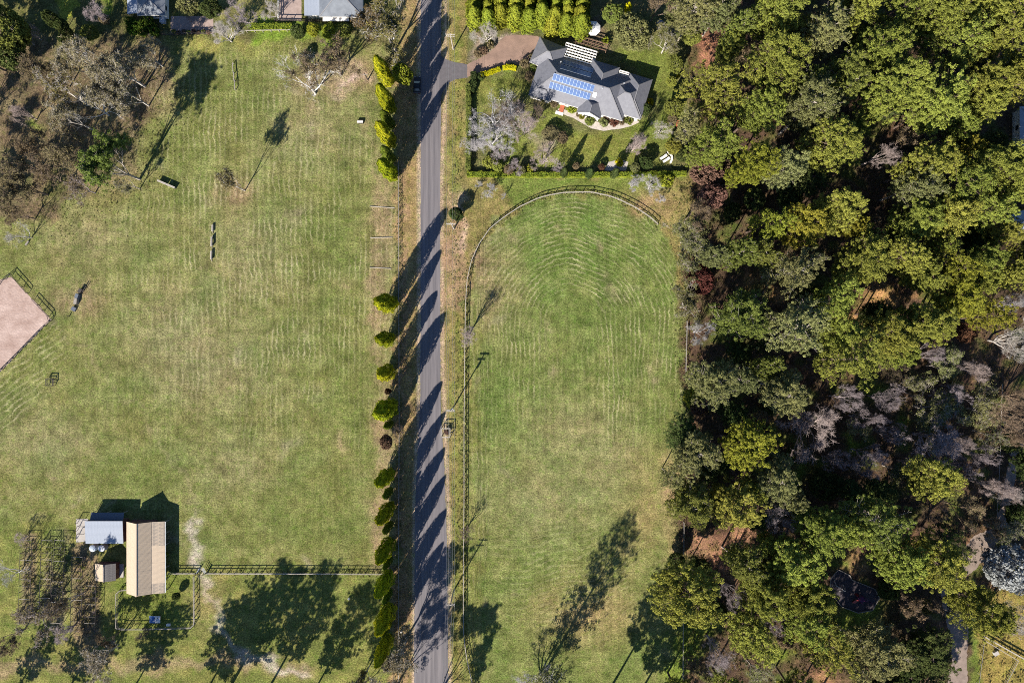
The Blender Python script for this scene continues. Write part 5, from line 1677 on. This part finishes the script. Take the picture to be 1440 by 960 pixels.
# ---- upper left gums and gardens
for (kd, u, v, r, h, lf, lab, bk) in (
        ('gum', 110, 85, 36, 17, 'eu', "big straggly gum, uppermost of the group at upper left", None),
        ('gum', 165, 95, 40, 18, 'eu', "widest straggly gum, upper right of the left group", None),
        ('wispy', 85, 125, 34, 16, 'eg', "golden thin gum at the left of the group", None),
        ('gum', 140, 130, 36, 17, 'eu', "straggly gum in the middle of the left group", None),
        ('wispy', 180, 130, 24, 14, 'eu', "thin gum right of the middle one, upper left", None),
        ('deadgum', 128, 148, 34, 12, None, "half dead pale gum with long white limbs, upper left", 'bark_dead'),
        ('gum', 88, 215, 34, 15, 'bo', "brown leaved gum left of the green one, far left", None),
        ('wispy', 62, 245, 28, 14, 'bo', "thin brown gum in the left group, lower", None),
        ('fullgum', 150, 232, 38, 21, 'gr', "tall green gum at the bottom of the left group", None),
        ('wispy', 178, 258, 18, 9, 'gg', "small grey green gum beside the tall green gum", None),
        ('gum', 323, 256, 17, 14, 'eg', "lone slender gum standing in the left paddock", None),
        ('deadgum', 432, 118, 50, 11, None, "large dead white tree at the top of the paddock", 'bark_dead'),
        ('wispy', 466, 84, 42, 14, 'bo', "sparse brown gum right of the dead white tree", None),
        ('wispy', 420, 88, 26, 13, 'bo', "thin gum behind the dead white tree", None),
        ('gum', 545, 42, 42, 17, 'eg', "large golden olive gum at the top beside the lane", None),
        ('gum', 510, 28, 24, 13, 'eg', "smaller golden gum left of the large one by the lane", None),
        ('gum', 96, 165, 30, 14, 'eu', "low spreading gum under the half dead one, upper left", None),
        ('gum', 60, 100, 28, 15, 'bo', "dim brown gum left of the uppermost one", None),
        ('gum', 205, 75, 24, 12, 'eu', "pale thin gum at the right end of the upper left group", None),
        ('gum', 30, 262, 34, 14, 'bo', "brown spreading tree near the left edge, below the gum group", None),
        ('wispy', 108, 262, 22, 11, 'bo', "brown twiggy tree with several stems, left of the long dark jump", 'bark_purple'),
        ('gum', 40, 205, 26, 13, 'bo', "brown tree between the left edge and the gum group", None),
        ('bare', 30, 158, 16, 9, None, "pinkish bare tree at the left edge, above the green patch", 'bark_pink'),
        ('wispy', 18, 225, 26, 14, 'bo', "dim brown tree at the left edge of the gum group", None),
        ('deadgum', 25, 330, 20, 8, None, "fallen looking grey tree at the left edge above the arena", 'bark_white'),
        ('wispy', 20, 300, 24, 11, 'bo', "brown sparse tree at the left edge above the arena", None),
        ('broad', 14, 42, 30, 14, 'gr', "bright green broad tree in the top left corner", None),
        ('broad', 14, 78, 22, 10, 'dg', "dark green tree under the top left corner tree", None),
        ('bare', 42, 46, 14, 7, None, "small purplish bare tree near the top left corner", 'bark_purple'),
        ('bare', 134, 18, 20, 9, None, "purplish bare tree left of the top left house", 'bark_purple'),
        ('broad', 126, 46, 12, 4, 'gr', "round green bush below the purplish bare tree, top left", None),
        ('broad', 147, 27, 8, 4, 'tan', "yellowish bush beside the purplish bare tree, top left", None),
        ('bare', 313, 45, 26, 9, None, "pale bare tree by the paved bed at top left", 'bark_pale'),
        ('bare', 335, 18, 22, 9, None, "grey bare tree on the lawn left of the terrace", 'bark_purple'),
        ('bare', 382, 14, 16, 7, None, "pale bare tree at the left side of the terrace", 'bark_pale'),
        ('broad', 296, 12, 15, 6, 'dg', "dark tree above the pale bare tree at top left", None),
        ('broad', 265, 6, 18, 6, 'gg', "grey green tree at the top edge right of the blue grey house", None),
        ('broad', 420, 45, 11, 5, 'dg', "dark bush below the terrace corner", None),
        ('broad', 440, 42, 10, 4, 'hedge', "bright green bush under the top middle house, left", None),
        ('broad', 462, 44, 11, 4, 'hedge', "bright green bush under the top middle house, middle", None),
        ('broad', 484, 42, 11, 4, 'gr', "green bush under the top middle house, right", None),
        ('broad', 428, 82, 9, 3, 'gr', "low green bush beside the dead white tree", None),
        ('bare', 266, 27, 8, 3, None, "small bare shrub on the paved garden bed", 'bark_purple'),
        ('bare', 30, 757, 10, 4, None, "small pinkish bare tree at the top of the left berry row", 'bark_pink'),
        ('wispy', 40, 878, 34, 12, 'bo', "purplish thin tree below the berry rows, lower left", 'bark_purple'),
        ('gum', 88, 850, 19, 14, 'bo', "dark twiggy tree standing among the berry rows", 'bark_purple'),
        ('bare', 88, 890, 20, 8, None, "grey bare tree below the middle berry rows", 'bark_purple'),
        ('wispy', 135, 930, 30, 12, 'eu', "grey olive tree at the bottom, below the hut", None),
        ('gum', 150, 902, 17, 8, 'bo', "dark olive bush tree above the grey olive one, bottom left", None),
        ('wispy', 8, 900, 24, 10, 'bo', "brown thin tree at the left edge, bottom", None),
        ('deadgum', 8, 812, 28, 9, None, "white bare tree at the left edge beside the berry rows", 'bark_white'),
        ('bare', 203, 890, 11, 5, None, "small bare tree below the patterned picnic table", 'bark_brown'),
        ('broad', 248, 838, 6, 2.6, 'dg', "dark bush at the barn's lower right corner", None),
        ('shrub', 233, 780, 4, 1.5, 'hedge', "green shrub beside the barn's lean-to", None)):
    nm = {'gum': 'gum_tree', 'fullgum': 'gum_tree', 'wispy': 'sparse_tree', 'deadgum': 'dead_tree', 'bare': 'bare_tree', 'broad': 'leafy_tree', 'shrub': 'shrub'}[kd]
    if 'bush' in lab: nm = 'bush'
    if kd == 'bare' and 'shrub' in lab: nm = 'bare_shrub'
    plant(kd, u, v, r, h, lf, nm, lab, 'bush' if 'bush' in nm else ('shrub' if 'shrub' in nm else 'tree'), bark=bk)
for i, (u, v, r, h) in enumerate(((74, 28, 11, 9), (86, 36, 9, 7), (94, 46, 9, 7), (90, 56, 7, 5))):
    plant('broad', u, v, r, h, 'dg', 'leafy_tree', f"dark green leaning tree {['uppermost', 'second', 'third', 'lowest'][i]} of the four below the small lawn, top left", 'tree', 'dark trees by the small lawn')
for i, (u, v) in enumerate(((182, 30), (192, 36), (203, 34), (213, 38), (186, 42), (200, 44), (217, 44), (208, 28))):
    plant('shrub', u, v, 8, 2.6, 'bank', 'broad_leaved_shrub', f"glossy broad leaved shrub under the top left house, {['first', 'third', 'fifth', 'seventh', 'second', 'fourth', 'last', 'sixth'][i]} from left", 'shrub', 'glossy bank shrubs below the top left house')
for i, u in enumerate(range(244, 298, 7)):
    plant('shrub', u, 44.5 + (i % 2), 3.4, .9, 'br' if i % 3 else 'gr', 'bedding_shrub', f"low shrub in the front row of the paved garden bed, {ordn[i]} from left", 'shrub', 'row of shrubs on the paved bed')

# ---- trees just beyond the bottom edge, known by their shadows
for (kd, u, v, r, h, lf, lab, bk) in (
        ('pine', 312, 985, 42, 23, 'ol', "tall tree below the bottom edge, shading the track at left", None),
        ('pine', 366, 988, 40, 23, 'ol', "tall tree below the bottom edge, shading the worn path", None),
        ('pine', 268, 1010, 38, 20, 'ol', "tree below the bottom edge, casting the leftmost broad shade", None),
        ('pine', 425, 1000, 30, 21, 'ol', "tree below the bottom edge, shading the grass left of the lane", None),
        ('pine', 78, 1000, 34, 17, 'dg', "tree below the bottom edge at far left", None),
        ('gum', -34, 190, 30, 18, 'bo', "tree beyond the left edge, shading the gum group from the upper left", None),
        ('gum', -20, 268, 30, 17, 'bo', "tree beyond the left edge, throwing long stem shadows below the green patch", None),
        ('pine', -30, 330, 28, 16, 'dg', "tree beyond the left edge above the sand arena", None),
        ('pine', 8, 100, 26, 17, 'dg', "dark tree at the left edge under the top left corner", None),
        ('pine', -15, 60, 26, 17, 'dg', "dark tree beyond the top left corner", None),
        ('pine', 6, 1000, 24, 16, 'dg', "tree below the bottom left corner", None),
        ('pine', 178, 985, 30, 16, 'dg', "tree below the bottom edge, shading the yard below the barn", None),
        ('gum', 483, 1000, 30, 17, 'eu', "tree below the bottom edge left of the lane", None),
        ('gum', 571, 897, 34, 18, 'eu', "grey straggly tree at the foot of the golden conifer row", None),
        ('gum', 553, 972, 36, 19, 'eu', "tree below the bottom edge beside the lane", None),
        ('fullgum', 600, 1003, 36, 20, 'eu', "tree below the bottom edge over the lane", None),
        ('gum', 520, 935, 18, 10, 'eg', "olive bush tree left of the grey straggly tree at the bottom", None),
        ('pine', 848, 985, 32, 23, 'ol', "pine below the bottom edge of the oval paddock, left", None),
        ('pine', 885, 1000, 32, 22, 'ol', "pine below the bottom edge of the oval paddock, right", None),
        ('pine', 1125, 962, 30, 24, 'ol', "pine below the bottom edge, shading the playground pad, left", None),
        ('pine', 1152, 972, 30, 23, 'ol', "pine below the bottom edge, shading the playground pad, right", None),
        ('pine', 1235, 990, 30, 22, 'ol', "pine below the bottom edge, left of the dirt track", None),
        ('pine', 1280, 1000, 30, 23, 'ol', "pine below the bottom edge, shading the dirt track", None),
        ('pine', 930, 1000, 26, 20, 'ol', "pine below the bottom edge by the grass strip", None)):
    plant(kd, u, v, r, h, lf, {'pine': 'pine_tree', 'loose': 'pine_tree', 'gum': 'gum_tree', 'fullgum': 'gum_tree'}[kd], lab, 'tree', base=True, bark=bk)
plant('giant', 766, 945, 40, 27, 'gg', 'tall_tree', "very tall tree at the bottom of the oval paddock, casting the longest shadow", 'tree', base=True, bark='bark_white')
plant('bare', 757, 950, 34, 9, None, 'bare_tree', "white bare tree at the foot of the very tall tree", 'tree', base=True, bark='bark_white')

# ---- the wood on the right
LM = [(1195, 835, "playground pad"), (1347, 900, "dirt track"), (998, 70, "bare orange clearing"), (1237, 420, "sunlit leaf litter glade"), (992, 248, "rust brown trees"),
      (1150, 600, "big bare tree"), (990, 465, "white bare tree"), (1420, 800, "silver leaved tree"), (1018, 790, "bare dirt gap"), (1432, 478, "bare right edge tree"),
      (985, 392, "red brown bush"), (1200, 270, "deep shaded gap"), (1320, 620, "purplish bare tree"), (1428, 180, "pale roof at right edge"), (1225, 50, "dark gap at the top")]
LN = {'ol': 'olive', 'yg': 'yellow green', 'gg': 'grey green', 'gr': 'fresh green', 'dg': 'dark green', 'tan': 'tan', 'bo': 'brown olive', 'br': 'rust brown', 'rb': 'red brown', 'sl': 'silver',
      'bark_pink': 'pinkish bare', 'bark_white': 'white bare', 'bark_purple': 'purplish bare', 'bark_tan': 'tan bare', 'bark_brown': 'brown bare', 'bark_pale': 'pale bare'}
special = {(992, 243): "larger rust brown tree, upper of the pair by the garden corner", (1000, 276): "smaller rust brown tree, lower of the pair below the garden corner",
           (1150, 600): "big pinkish white bare tree spreading in the middle of the wood", (990, 466): "white bare tree on the paddock edge of the wood",
           (1420, 800): "silver leaved tree at the right edge above the log fences", (1432, 478): "wide pale bare tree cut by the right edge",
           (985, 392): "low red brown bush on the wood's paddock edge", (1320, 618): "wide purplish bare tree below the broad grey green one"}
W = []
for t in """975,18,23,gg,P 1012,12,24,gg,P 1100,14,34,ol,P 1040,44,20,gr,P 1118,46,20,ol,P 1158,42,27,gg,P 972,52,14,gr,B 1028,64,17,ol,P
1061,74,21,tan,W 1090,97,35,ol,P 1005,126,38,ol,P 1145,122,22,gr,P 1182,128,24,gr,P 1060,160,28,ol,P 1138,156,31,gg,P 1200,10,26,ol,P
1262,22,30,ol,P 1310,26,33,ol,P 1347,16,26,ol,P 1388,12,23,ol,P 1426,38,40,ol,P 1231,66,33,ol,P 1344,62,35,ol,P 1386,70,14,ol,P
1196,108,25,gr,P 1262,122,38,ol,P 1320,145,34,ol,P 1385,118,26,ol,P 1426,116,26,ol,P 1380,150,20,ol,P 997,203,31,ol,P 972,178,17,gg,P
992,243,21,br,B 1000,276,19,br,B 1014,234,13,br,B 976,300,20,bo,W 1050,236,28,yg,P 1105,226,27,gg,P 1164,203,33,ol,P 1135,255,20,dg,P 1085,310,27,yg,P
1130,316,28,yg,P 1175,304,24,ol,P 968,335,32,gg,G 1190,216,18,ol,P 1243,216,17,bark_pink,T 1298,176,25,bo,W 1278,200,26,bo,W 1350,180,16,ol,P
1364,211,13,yg,P 1395,228,35,ol,P 1302,232,30,ol,P 1345,262,30,ol,P 1290,262,24,gg,P 1290,312,28,ol,P 1335,306,28,ol,P 1385,292,26,ol,P
1412,264,24,ol,P 1236,308,16,bo,W 1193,320,15,yg,P 1408,330,17,ol,P 1036,360,23,gr,P 1070,356,17,gr,P 1003,360,15,gg,P 1113,379,33,gg,P
985,392,20,rb,B 966,430,28,gg,G 1047,437,29,gr,P 990,466,20,bark_white,A 1120,460,35,gg,P 1022,456,15,gr,P 1180,415,26,ol,P 1190,462,24,ol,P
1222,371,31,ol,P 1272,366,25,ol,P 1301,392,20,ol,P 1346,380,28,yg,P 1381,370,21,ol,P 1376,396,18,ol,P 1320,344,16,ol,P 1374,345,15,dg,P
1350,426,26,yg,P 1395,446,22,yg,P 1252,460,30,ol,P 1302,450,31,ol,P 1422,386,19,ol,P 1228,440,18,dg,P 1422,430,14,bark_white,A 1432,478,28,bark_pale,A
1358,468,15,rb,B 1002,540,30,gg,P 1040,538,22,gg,P 1076,520,19,gr,P 1105,545,28,gg,P 1190,508,40,ol,P 974,560,14,yg,B 984,572,12,br,B 966,606,24,dg,P
1046,626,34,yg,P 974,640,28,gg,P 1085,571,13,dg,B 1066,586,13,tan,W 1150,600,42,bark_pink,A 1266,495,20,ol,P 1325,515,22,gg,G 1366,516,18,bark_pink,A
1310,500,15,bark_purple,A 1312,575,38,gg,G 1385,578,25,gg,G 1340,560,24,bark_purple,A 1320,618,40,bark_purple,A 1425,580,30,bark_tan,A 1386,640,17,bark_purple,A 1430,616,14,bark_tan,A
1420,622,13,dg,B 1250,560,18,bark_purple,A 1222,590,20,bark_purple,A 1226,640,20,bark_purple,A 949,673,16,gg,P 974,712,28,gr,P 1030,706,31,ol,P 1056,690,16,ol,P 1092,668,27,gg,P 1095,724,24,bark_purple,T
1129,722,15,ol,B 1160,752,30,ol,P 1120,785,35,ol,P 1046,798,24,gr,P 951,790,14,dg,B 984,800,16,dg,P 1076,756,11,ol,B 1306,676,27,ol,P
1278,684,18,bo,W 1233,730,35,gr,P 1192,746,24,ol,P 1354,715,23,tan,W 1310,712,20,bark_brown,A 1236,690,19,dg,P 1218,664,16,bark_purple,A 1330,756,34,dg,W
1400,686,24,bark_pink,A 1392,738,18,tan,W 1416,750,18,gg,W 1321,790,36,ol,P 1262,790,31,ol,P 1420,800,33,sl,B 974,832,39,ol,P 1080,832,32,ol,P
1030,834,18,bark_purple,T 1084,872,20,bark_purple,T 1138,840,29,ol,P 1134,872,29,ol,P 1056,894,32,ol,P 1106,896,14,bo,B 1160,912,34,ol,P 1014,922,24,bark_purple,T
976,946,24,bo,W 1066,948,20,gg,W 1224,920,34,gg,P 1286,860,22,bo,W 1301,852,10,eg,B 1266,896,14,bo,W 1374,850,29,ol,P 1428,874,22,bark_pale,A
1408,870,16,tan,W 1120,640,15,dg,B 1158,680,22,dg,B 1200,690,18,dg,P 1340,850,16,dg,W 1300,920,30,dg,P 1270,940,24,dg,P 1240,980,28,dg,P 1310,985,28,dg,P
1030,985,26,ol,P 1130,985,30,ol,P 960,990,24,ol,P 1420,700,14,bark_pale,A 1432,720,18,dg,B 1150,175,18,dg,P 1245,155,16,dg,P 1355,195,18,dg,P 1208,60,20,dg,P 1215,105,16,dg,P
1150,440,16,dg,P 1075,480,18,dg,P 1140,415,14,dg,P 1250,340,16,dg,P 1330,430,16,dg,P 1040,490,16,dg,P 1030,580,18,dg,P 1030,300,14,dg,B 1060,280,16,dg,B 1110,275,16,dg,B
1000,660,18,dg,P 1060,730,14,dg,P 1010,700,14,dg,B 1085,790,16,dg,P 1010,860,14,dg,B 1250,830,14,dg,B 1376,330,16,dg,P 1265,330,14,bo,W 1400,200,14,dg,P 1368,100,12,dg,P
1440,230,26,ol,P 1446,350,20,ol,P 1450,90,24,ol,P 1456,650,24,dg,P 1450,560,22,bark_tan,A 1300,-25,32,ol,P 1210,-30,30,ol,P 1110,-28,32,ol,P 1020,-30,30,gg,P 1400,-24,30,ol,P 1190,560,22,bark_purple,A 1255,610,20,bark_purple,A 1290,655,20,bark_pink,A 1180,650,18,bark_purple,A 1360,660,18,bark_purple,A 1250,520,16,bo,W 1280,545,18,gg,W 1350,620,18,bark_pink,A 1210,605,15,gg,G 1110,700,15,gg,P 1130,590,14,bark_purple,A 1260,660,18,gg,G 1395,610,16,gg,W 1120,560,18,gg,G 925,8,18,bo,W 950,15,16,gg,B""".split():
    u, v, r, lf, kd = t.split(',')
    W.append((float(u), float(v), float(r), lf, kd))
ndx = lambda a, b: ("left of" if abs(b) < .45 * abs(a) and a < 0 else "right of" if abs(b) < .45 * abs(a) else "above" if abs(a) < .45 * abs(b) and b < 0 else "below" if abs(a) < .45 * abs(b)
                    else ("upper " if b < 0 else "lower ") + ("left of" if a < 0 else "right of"))
groups = {}
for i, (u, v, r, lf, kd) in enumerate(W):
    if (int(u), int(v)) in special: continue
    lm = min(LM, key=lambda q: (q[0] - u) ** 2 + (q[1] - v) ** 2)
    size = "broad" if r >= 31 else "mid sized" if r >= 21 else "small"
    key = (size, LN.get(lf, 'golden'), 'bush' if kd == 'B' and lf not in ('sl',) else 'tree' if lf.startswith('bark') or kd != 'P' else 'pine', lm[2], ndx(u - lm[0], v - lm[1]))
    groups.setdefault(key, []).append((math.hypot(u - lm[0], v - lm[1]), i))
lab_of = {}
near = ["nearest", "second nearest", "third nearest", "fourth nearest", "fifth nearest", "sixth nearest", "seventh nearest"]
for key, lst in groups.items():
    lst.sort()
    for k, (_, i) in enumerate(lst):
        s_ = f"{key[0]} {key[1]} {key[2]} {key[4]} the {key[3]}"
        if len(lst) > 1: s_ += ", " + near[k]
        lab_of[i] = s_
for i, (u, v, r, lf, kd) in enumerate(W):
    lab = special.get((int(u), int(v))) or lab_of[i]
    fam = {'P': 'pine', 'G': 'gum', 'W': 'wispy', 'A': 'bare', 'T': 'tallbare', 'B': 'broad'}[kd]
    if kd == 'P' and i % 6 == 4: fam = 'loose'
    hgt = {'P': 14.5 + r * .30, 'G': 7 + r * .12, 'W': 8 + r * .2, 'A': 13 + r * .12, 'T': 11 + r * .3, 'B': 2.5 + r * .2}[kd]
    if lf == 'dg' and kd == 'P': hgt = 8 + r * .2
    if lf == 'sl': hgt = 11
    barkk = lf if lf.startswith('bark') else None
    nm = {'P': 'pine_tree', 'G': 'leafy_tree', 'W': 'sparse_tree', 'A': 'bare_tree', 'T': 'bare_tree', 'B': 'bush'}[kd]
    if lf == 'sl' or lf == 'br': nm = 'leafy_tree'
    rr = r * (1.22 if kd in 'PGW' else 1.08)
    if lf == 'br': hgt = 9 if r > 15 else 6
    plant(fam, u, v, rr, hgt * random.uniform(.92, 1.08), None if barkk else lf, nm, lab, 'bush' if nm == 'bush' else 'tree', 'trees of the wood' if nm != 'bush' else 'bushes of the wood', bark=barkk, tilt=.04)

# ---- berry rows lower left
def berry_row(label, pts, width, n):
    a, b = P(*pts[0]), P(*pts[1])
    root = thing("berry_trellis", label, "trellis", a, 0, "berry trellises lower left")
    d = (b - a); ln = d.length; dn = d.normalized(); s = Vector((-dn.y, dn.x, 0)) * width / 2
    pme = MB().box((0, 0, .8), (.10, .10, 1.6)).mesh("post")
    cme = unit_beam(.07, .07)
    for i in range(n + 1):
        p = dn * (ln * i / n)
        for sg in (-1, 1):
            o = link_mesh("post", pme, root, M['dark_timber']); o.location = p + s * sg
        o = link_mesh("crossbar", cme, root, M['dark_timber'] if i % 3 else M['pale_timber']); o.location = p - s + Vector((0, 0, 1.6))
        sd = (s * 2); o.rotation_euler = (0, 0, math.atan2(sd.y, sd.x)); o.scale = (width, 1, 1)
        if i < n:
            for sg in (-1, 1):
                o = link_mesh("side_rail", cme, root, M['dark_timber']); o.location = p + s * sg + Vector((0, 0, 1.62))
                o.rotation_euler = (0, 0, math.atan2(dn.y, dn.x)); o.scale = (ln / n, 1, 1)
    r = np.random.default_rng(int(pts[0][0]))
    m = int(ln * width * 1.6)
    tt = r.uniform(.02, .98, m); qq = r.uniform(-.46, .46, m) * width
    cc = np.outer(tt * ln, np.array(dn)) + np.outer(qq, np.array(s.normalized())); cc[:, 2] = r.uniform(.15, .7, m)
    keep_ = r.uniform(size=m) < (.9 - .45 * tt)
    q, tone = clumps(cc[keep_], r.uniform(.2, .42, keep_.sum()), .8, 16, .24, .16, r)
    tone = tone - .2 + .9 * (1 - np.repeat(tt[keep_], 16)) - .3
    f = link_mesh("berry_plants", leaf_obj_mesh("berry_plants", q, tone), root, L['vine']); f['kind'] = 'stuff'
    segs = []
    for c in cc[~keep_]:
        for _ in range(9):
            dd = r.normal(0, .35, 3); segs.append([c[0], c[1], 0, .025, c[0] + dd[0], c[1] + dd[1], .5 + abs(dd[2]) * 1.5, .008])
    if segs: link_mesh("bare_canes", tubes_mesh("bare_canes", segs, 3), root, M['bark_purple'])['kind'] = 'stuff'


berry_row("leftmost berry trellis frame, by the small bare tree", ((43, 757), (40, 866)), 2.9, 12)
berry_row("second berry trellis from left, greenest of them", ((72, 757), (68, 864)), 2.7, 12)
berry_row("third berry trellis from left, behind the green one", ((90, 757), (84, 872)), 2.7, 12)
berry_row("fourth berry trellis, in the shade left of the hut", ((114, 780), (112, 890)), 2.7, 11)
berry_row("rightmost berry trellis, down the edge of the grass strip", ((133, 820), (131, 890)), 2.7, 8)

# loose tufts of grass along the fences and edges: nobody could count them
r = np.random.default_rng(99)
pts = []
for path, wdt, nn in ((track, 1.0, 1500), ([(561, 235), (561, 960)], 1.5, 900), ([(245, 805), (543, 805)], .8, 420), ([(963, 250), (962, 960)], 3.0, 1200), ([(643, 120), (644, 960)], 2.2, 600), ([(60, 310), (200, 250), (240, 110)], 8.0, 600)):
    ps = resample(path, .5)
    A = np.array([[p.x, p.y] for p in ps]); k = r.integers(0, len(A), nn)
    pts.append(A[k] + r.normal(0, wdt * .5, (nn, 2)))
pts = np.concatenate(pts)
cc = np.concatenate([pts, r.uniform(.08, .2, (len(pts), 1))], 1)
q, tone = clumps(cc, r.uniform(.12, .32, len(cc)), .6, 7, .32, .10, r)
L['grass'] = leafmat('grass_tufts', (.235, .20, .085), (.10, .135, .035), rnd=0)
tag(link_mesh("grass_tufts", leaf_obj_mesh("grass_tufts", q, tone), None, L['grass']), None, None, None, 'stuff')
# undergrowth on the floor of the wood
n = 5200
uu = r.uniform(966, 1440, n); vv = r.uniform(-10, 965, n)
xy = np.stack([(uu - 720) * S, (480 - vv) * S], -1)
xy = xy[(np.hypot(uu - 1200, vv - 835) > 38) & ~((np.abs(uu - 1348) < 26) & (vv > 740)) & (np.hypot(uu - 1237, vv - 420) > 24) & (np.hypot(uu - 998, vv - 70) > 24)]
cc = np.concatenate([xy, r.uniform(.15, .8, (len(xy), 1))], 1)
q, tone = clumps(cc, r.uniform(.25, .75, len(cc)), .6, 9, .40, .22, r)
L['under'] = leafmat('undergrowth_leaves', (.13, .115, .04), (.09, .06, .035), rnd=0)
tag(link_mesh("undergrowth", leaf_obj_mesh("undergrowth", q, tone), None, L['under']), None, None, None, 'stuff')
print("triangles", sum(len(m.loops) - 2 * len(m.polygons) for m in bpy.data.meshes), "objects", len(sc.objects), "things", len([o for o in sc.objects if o.get('label')]))
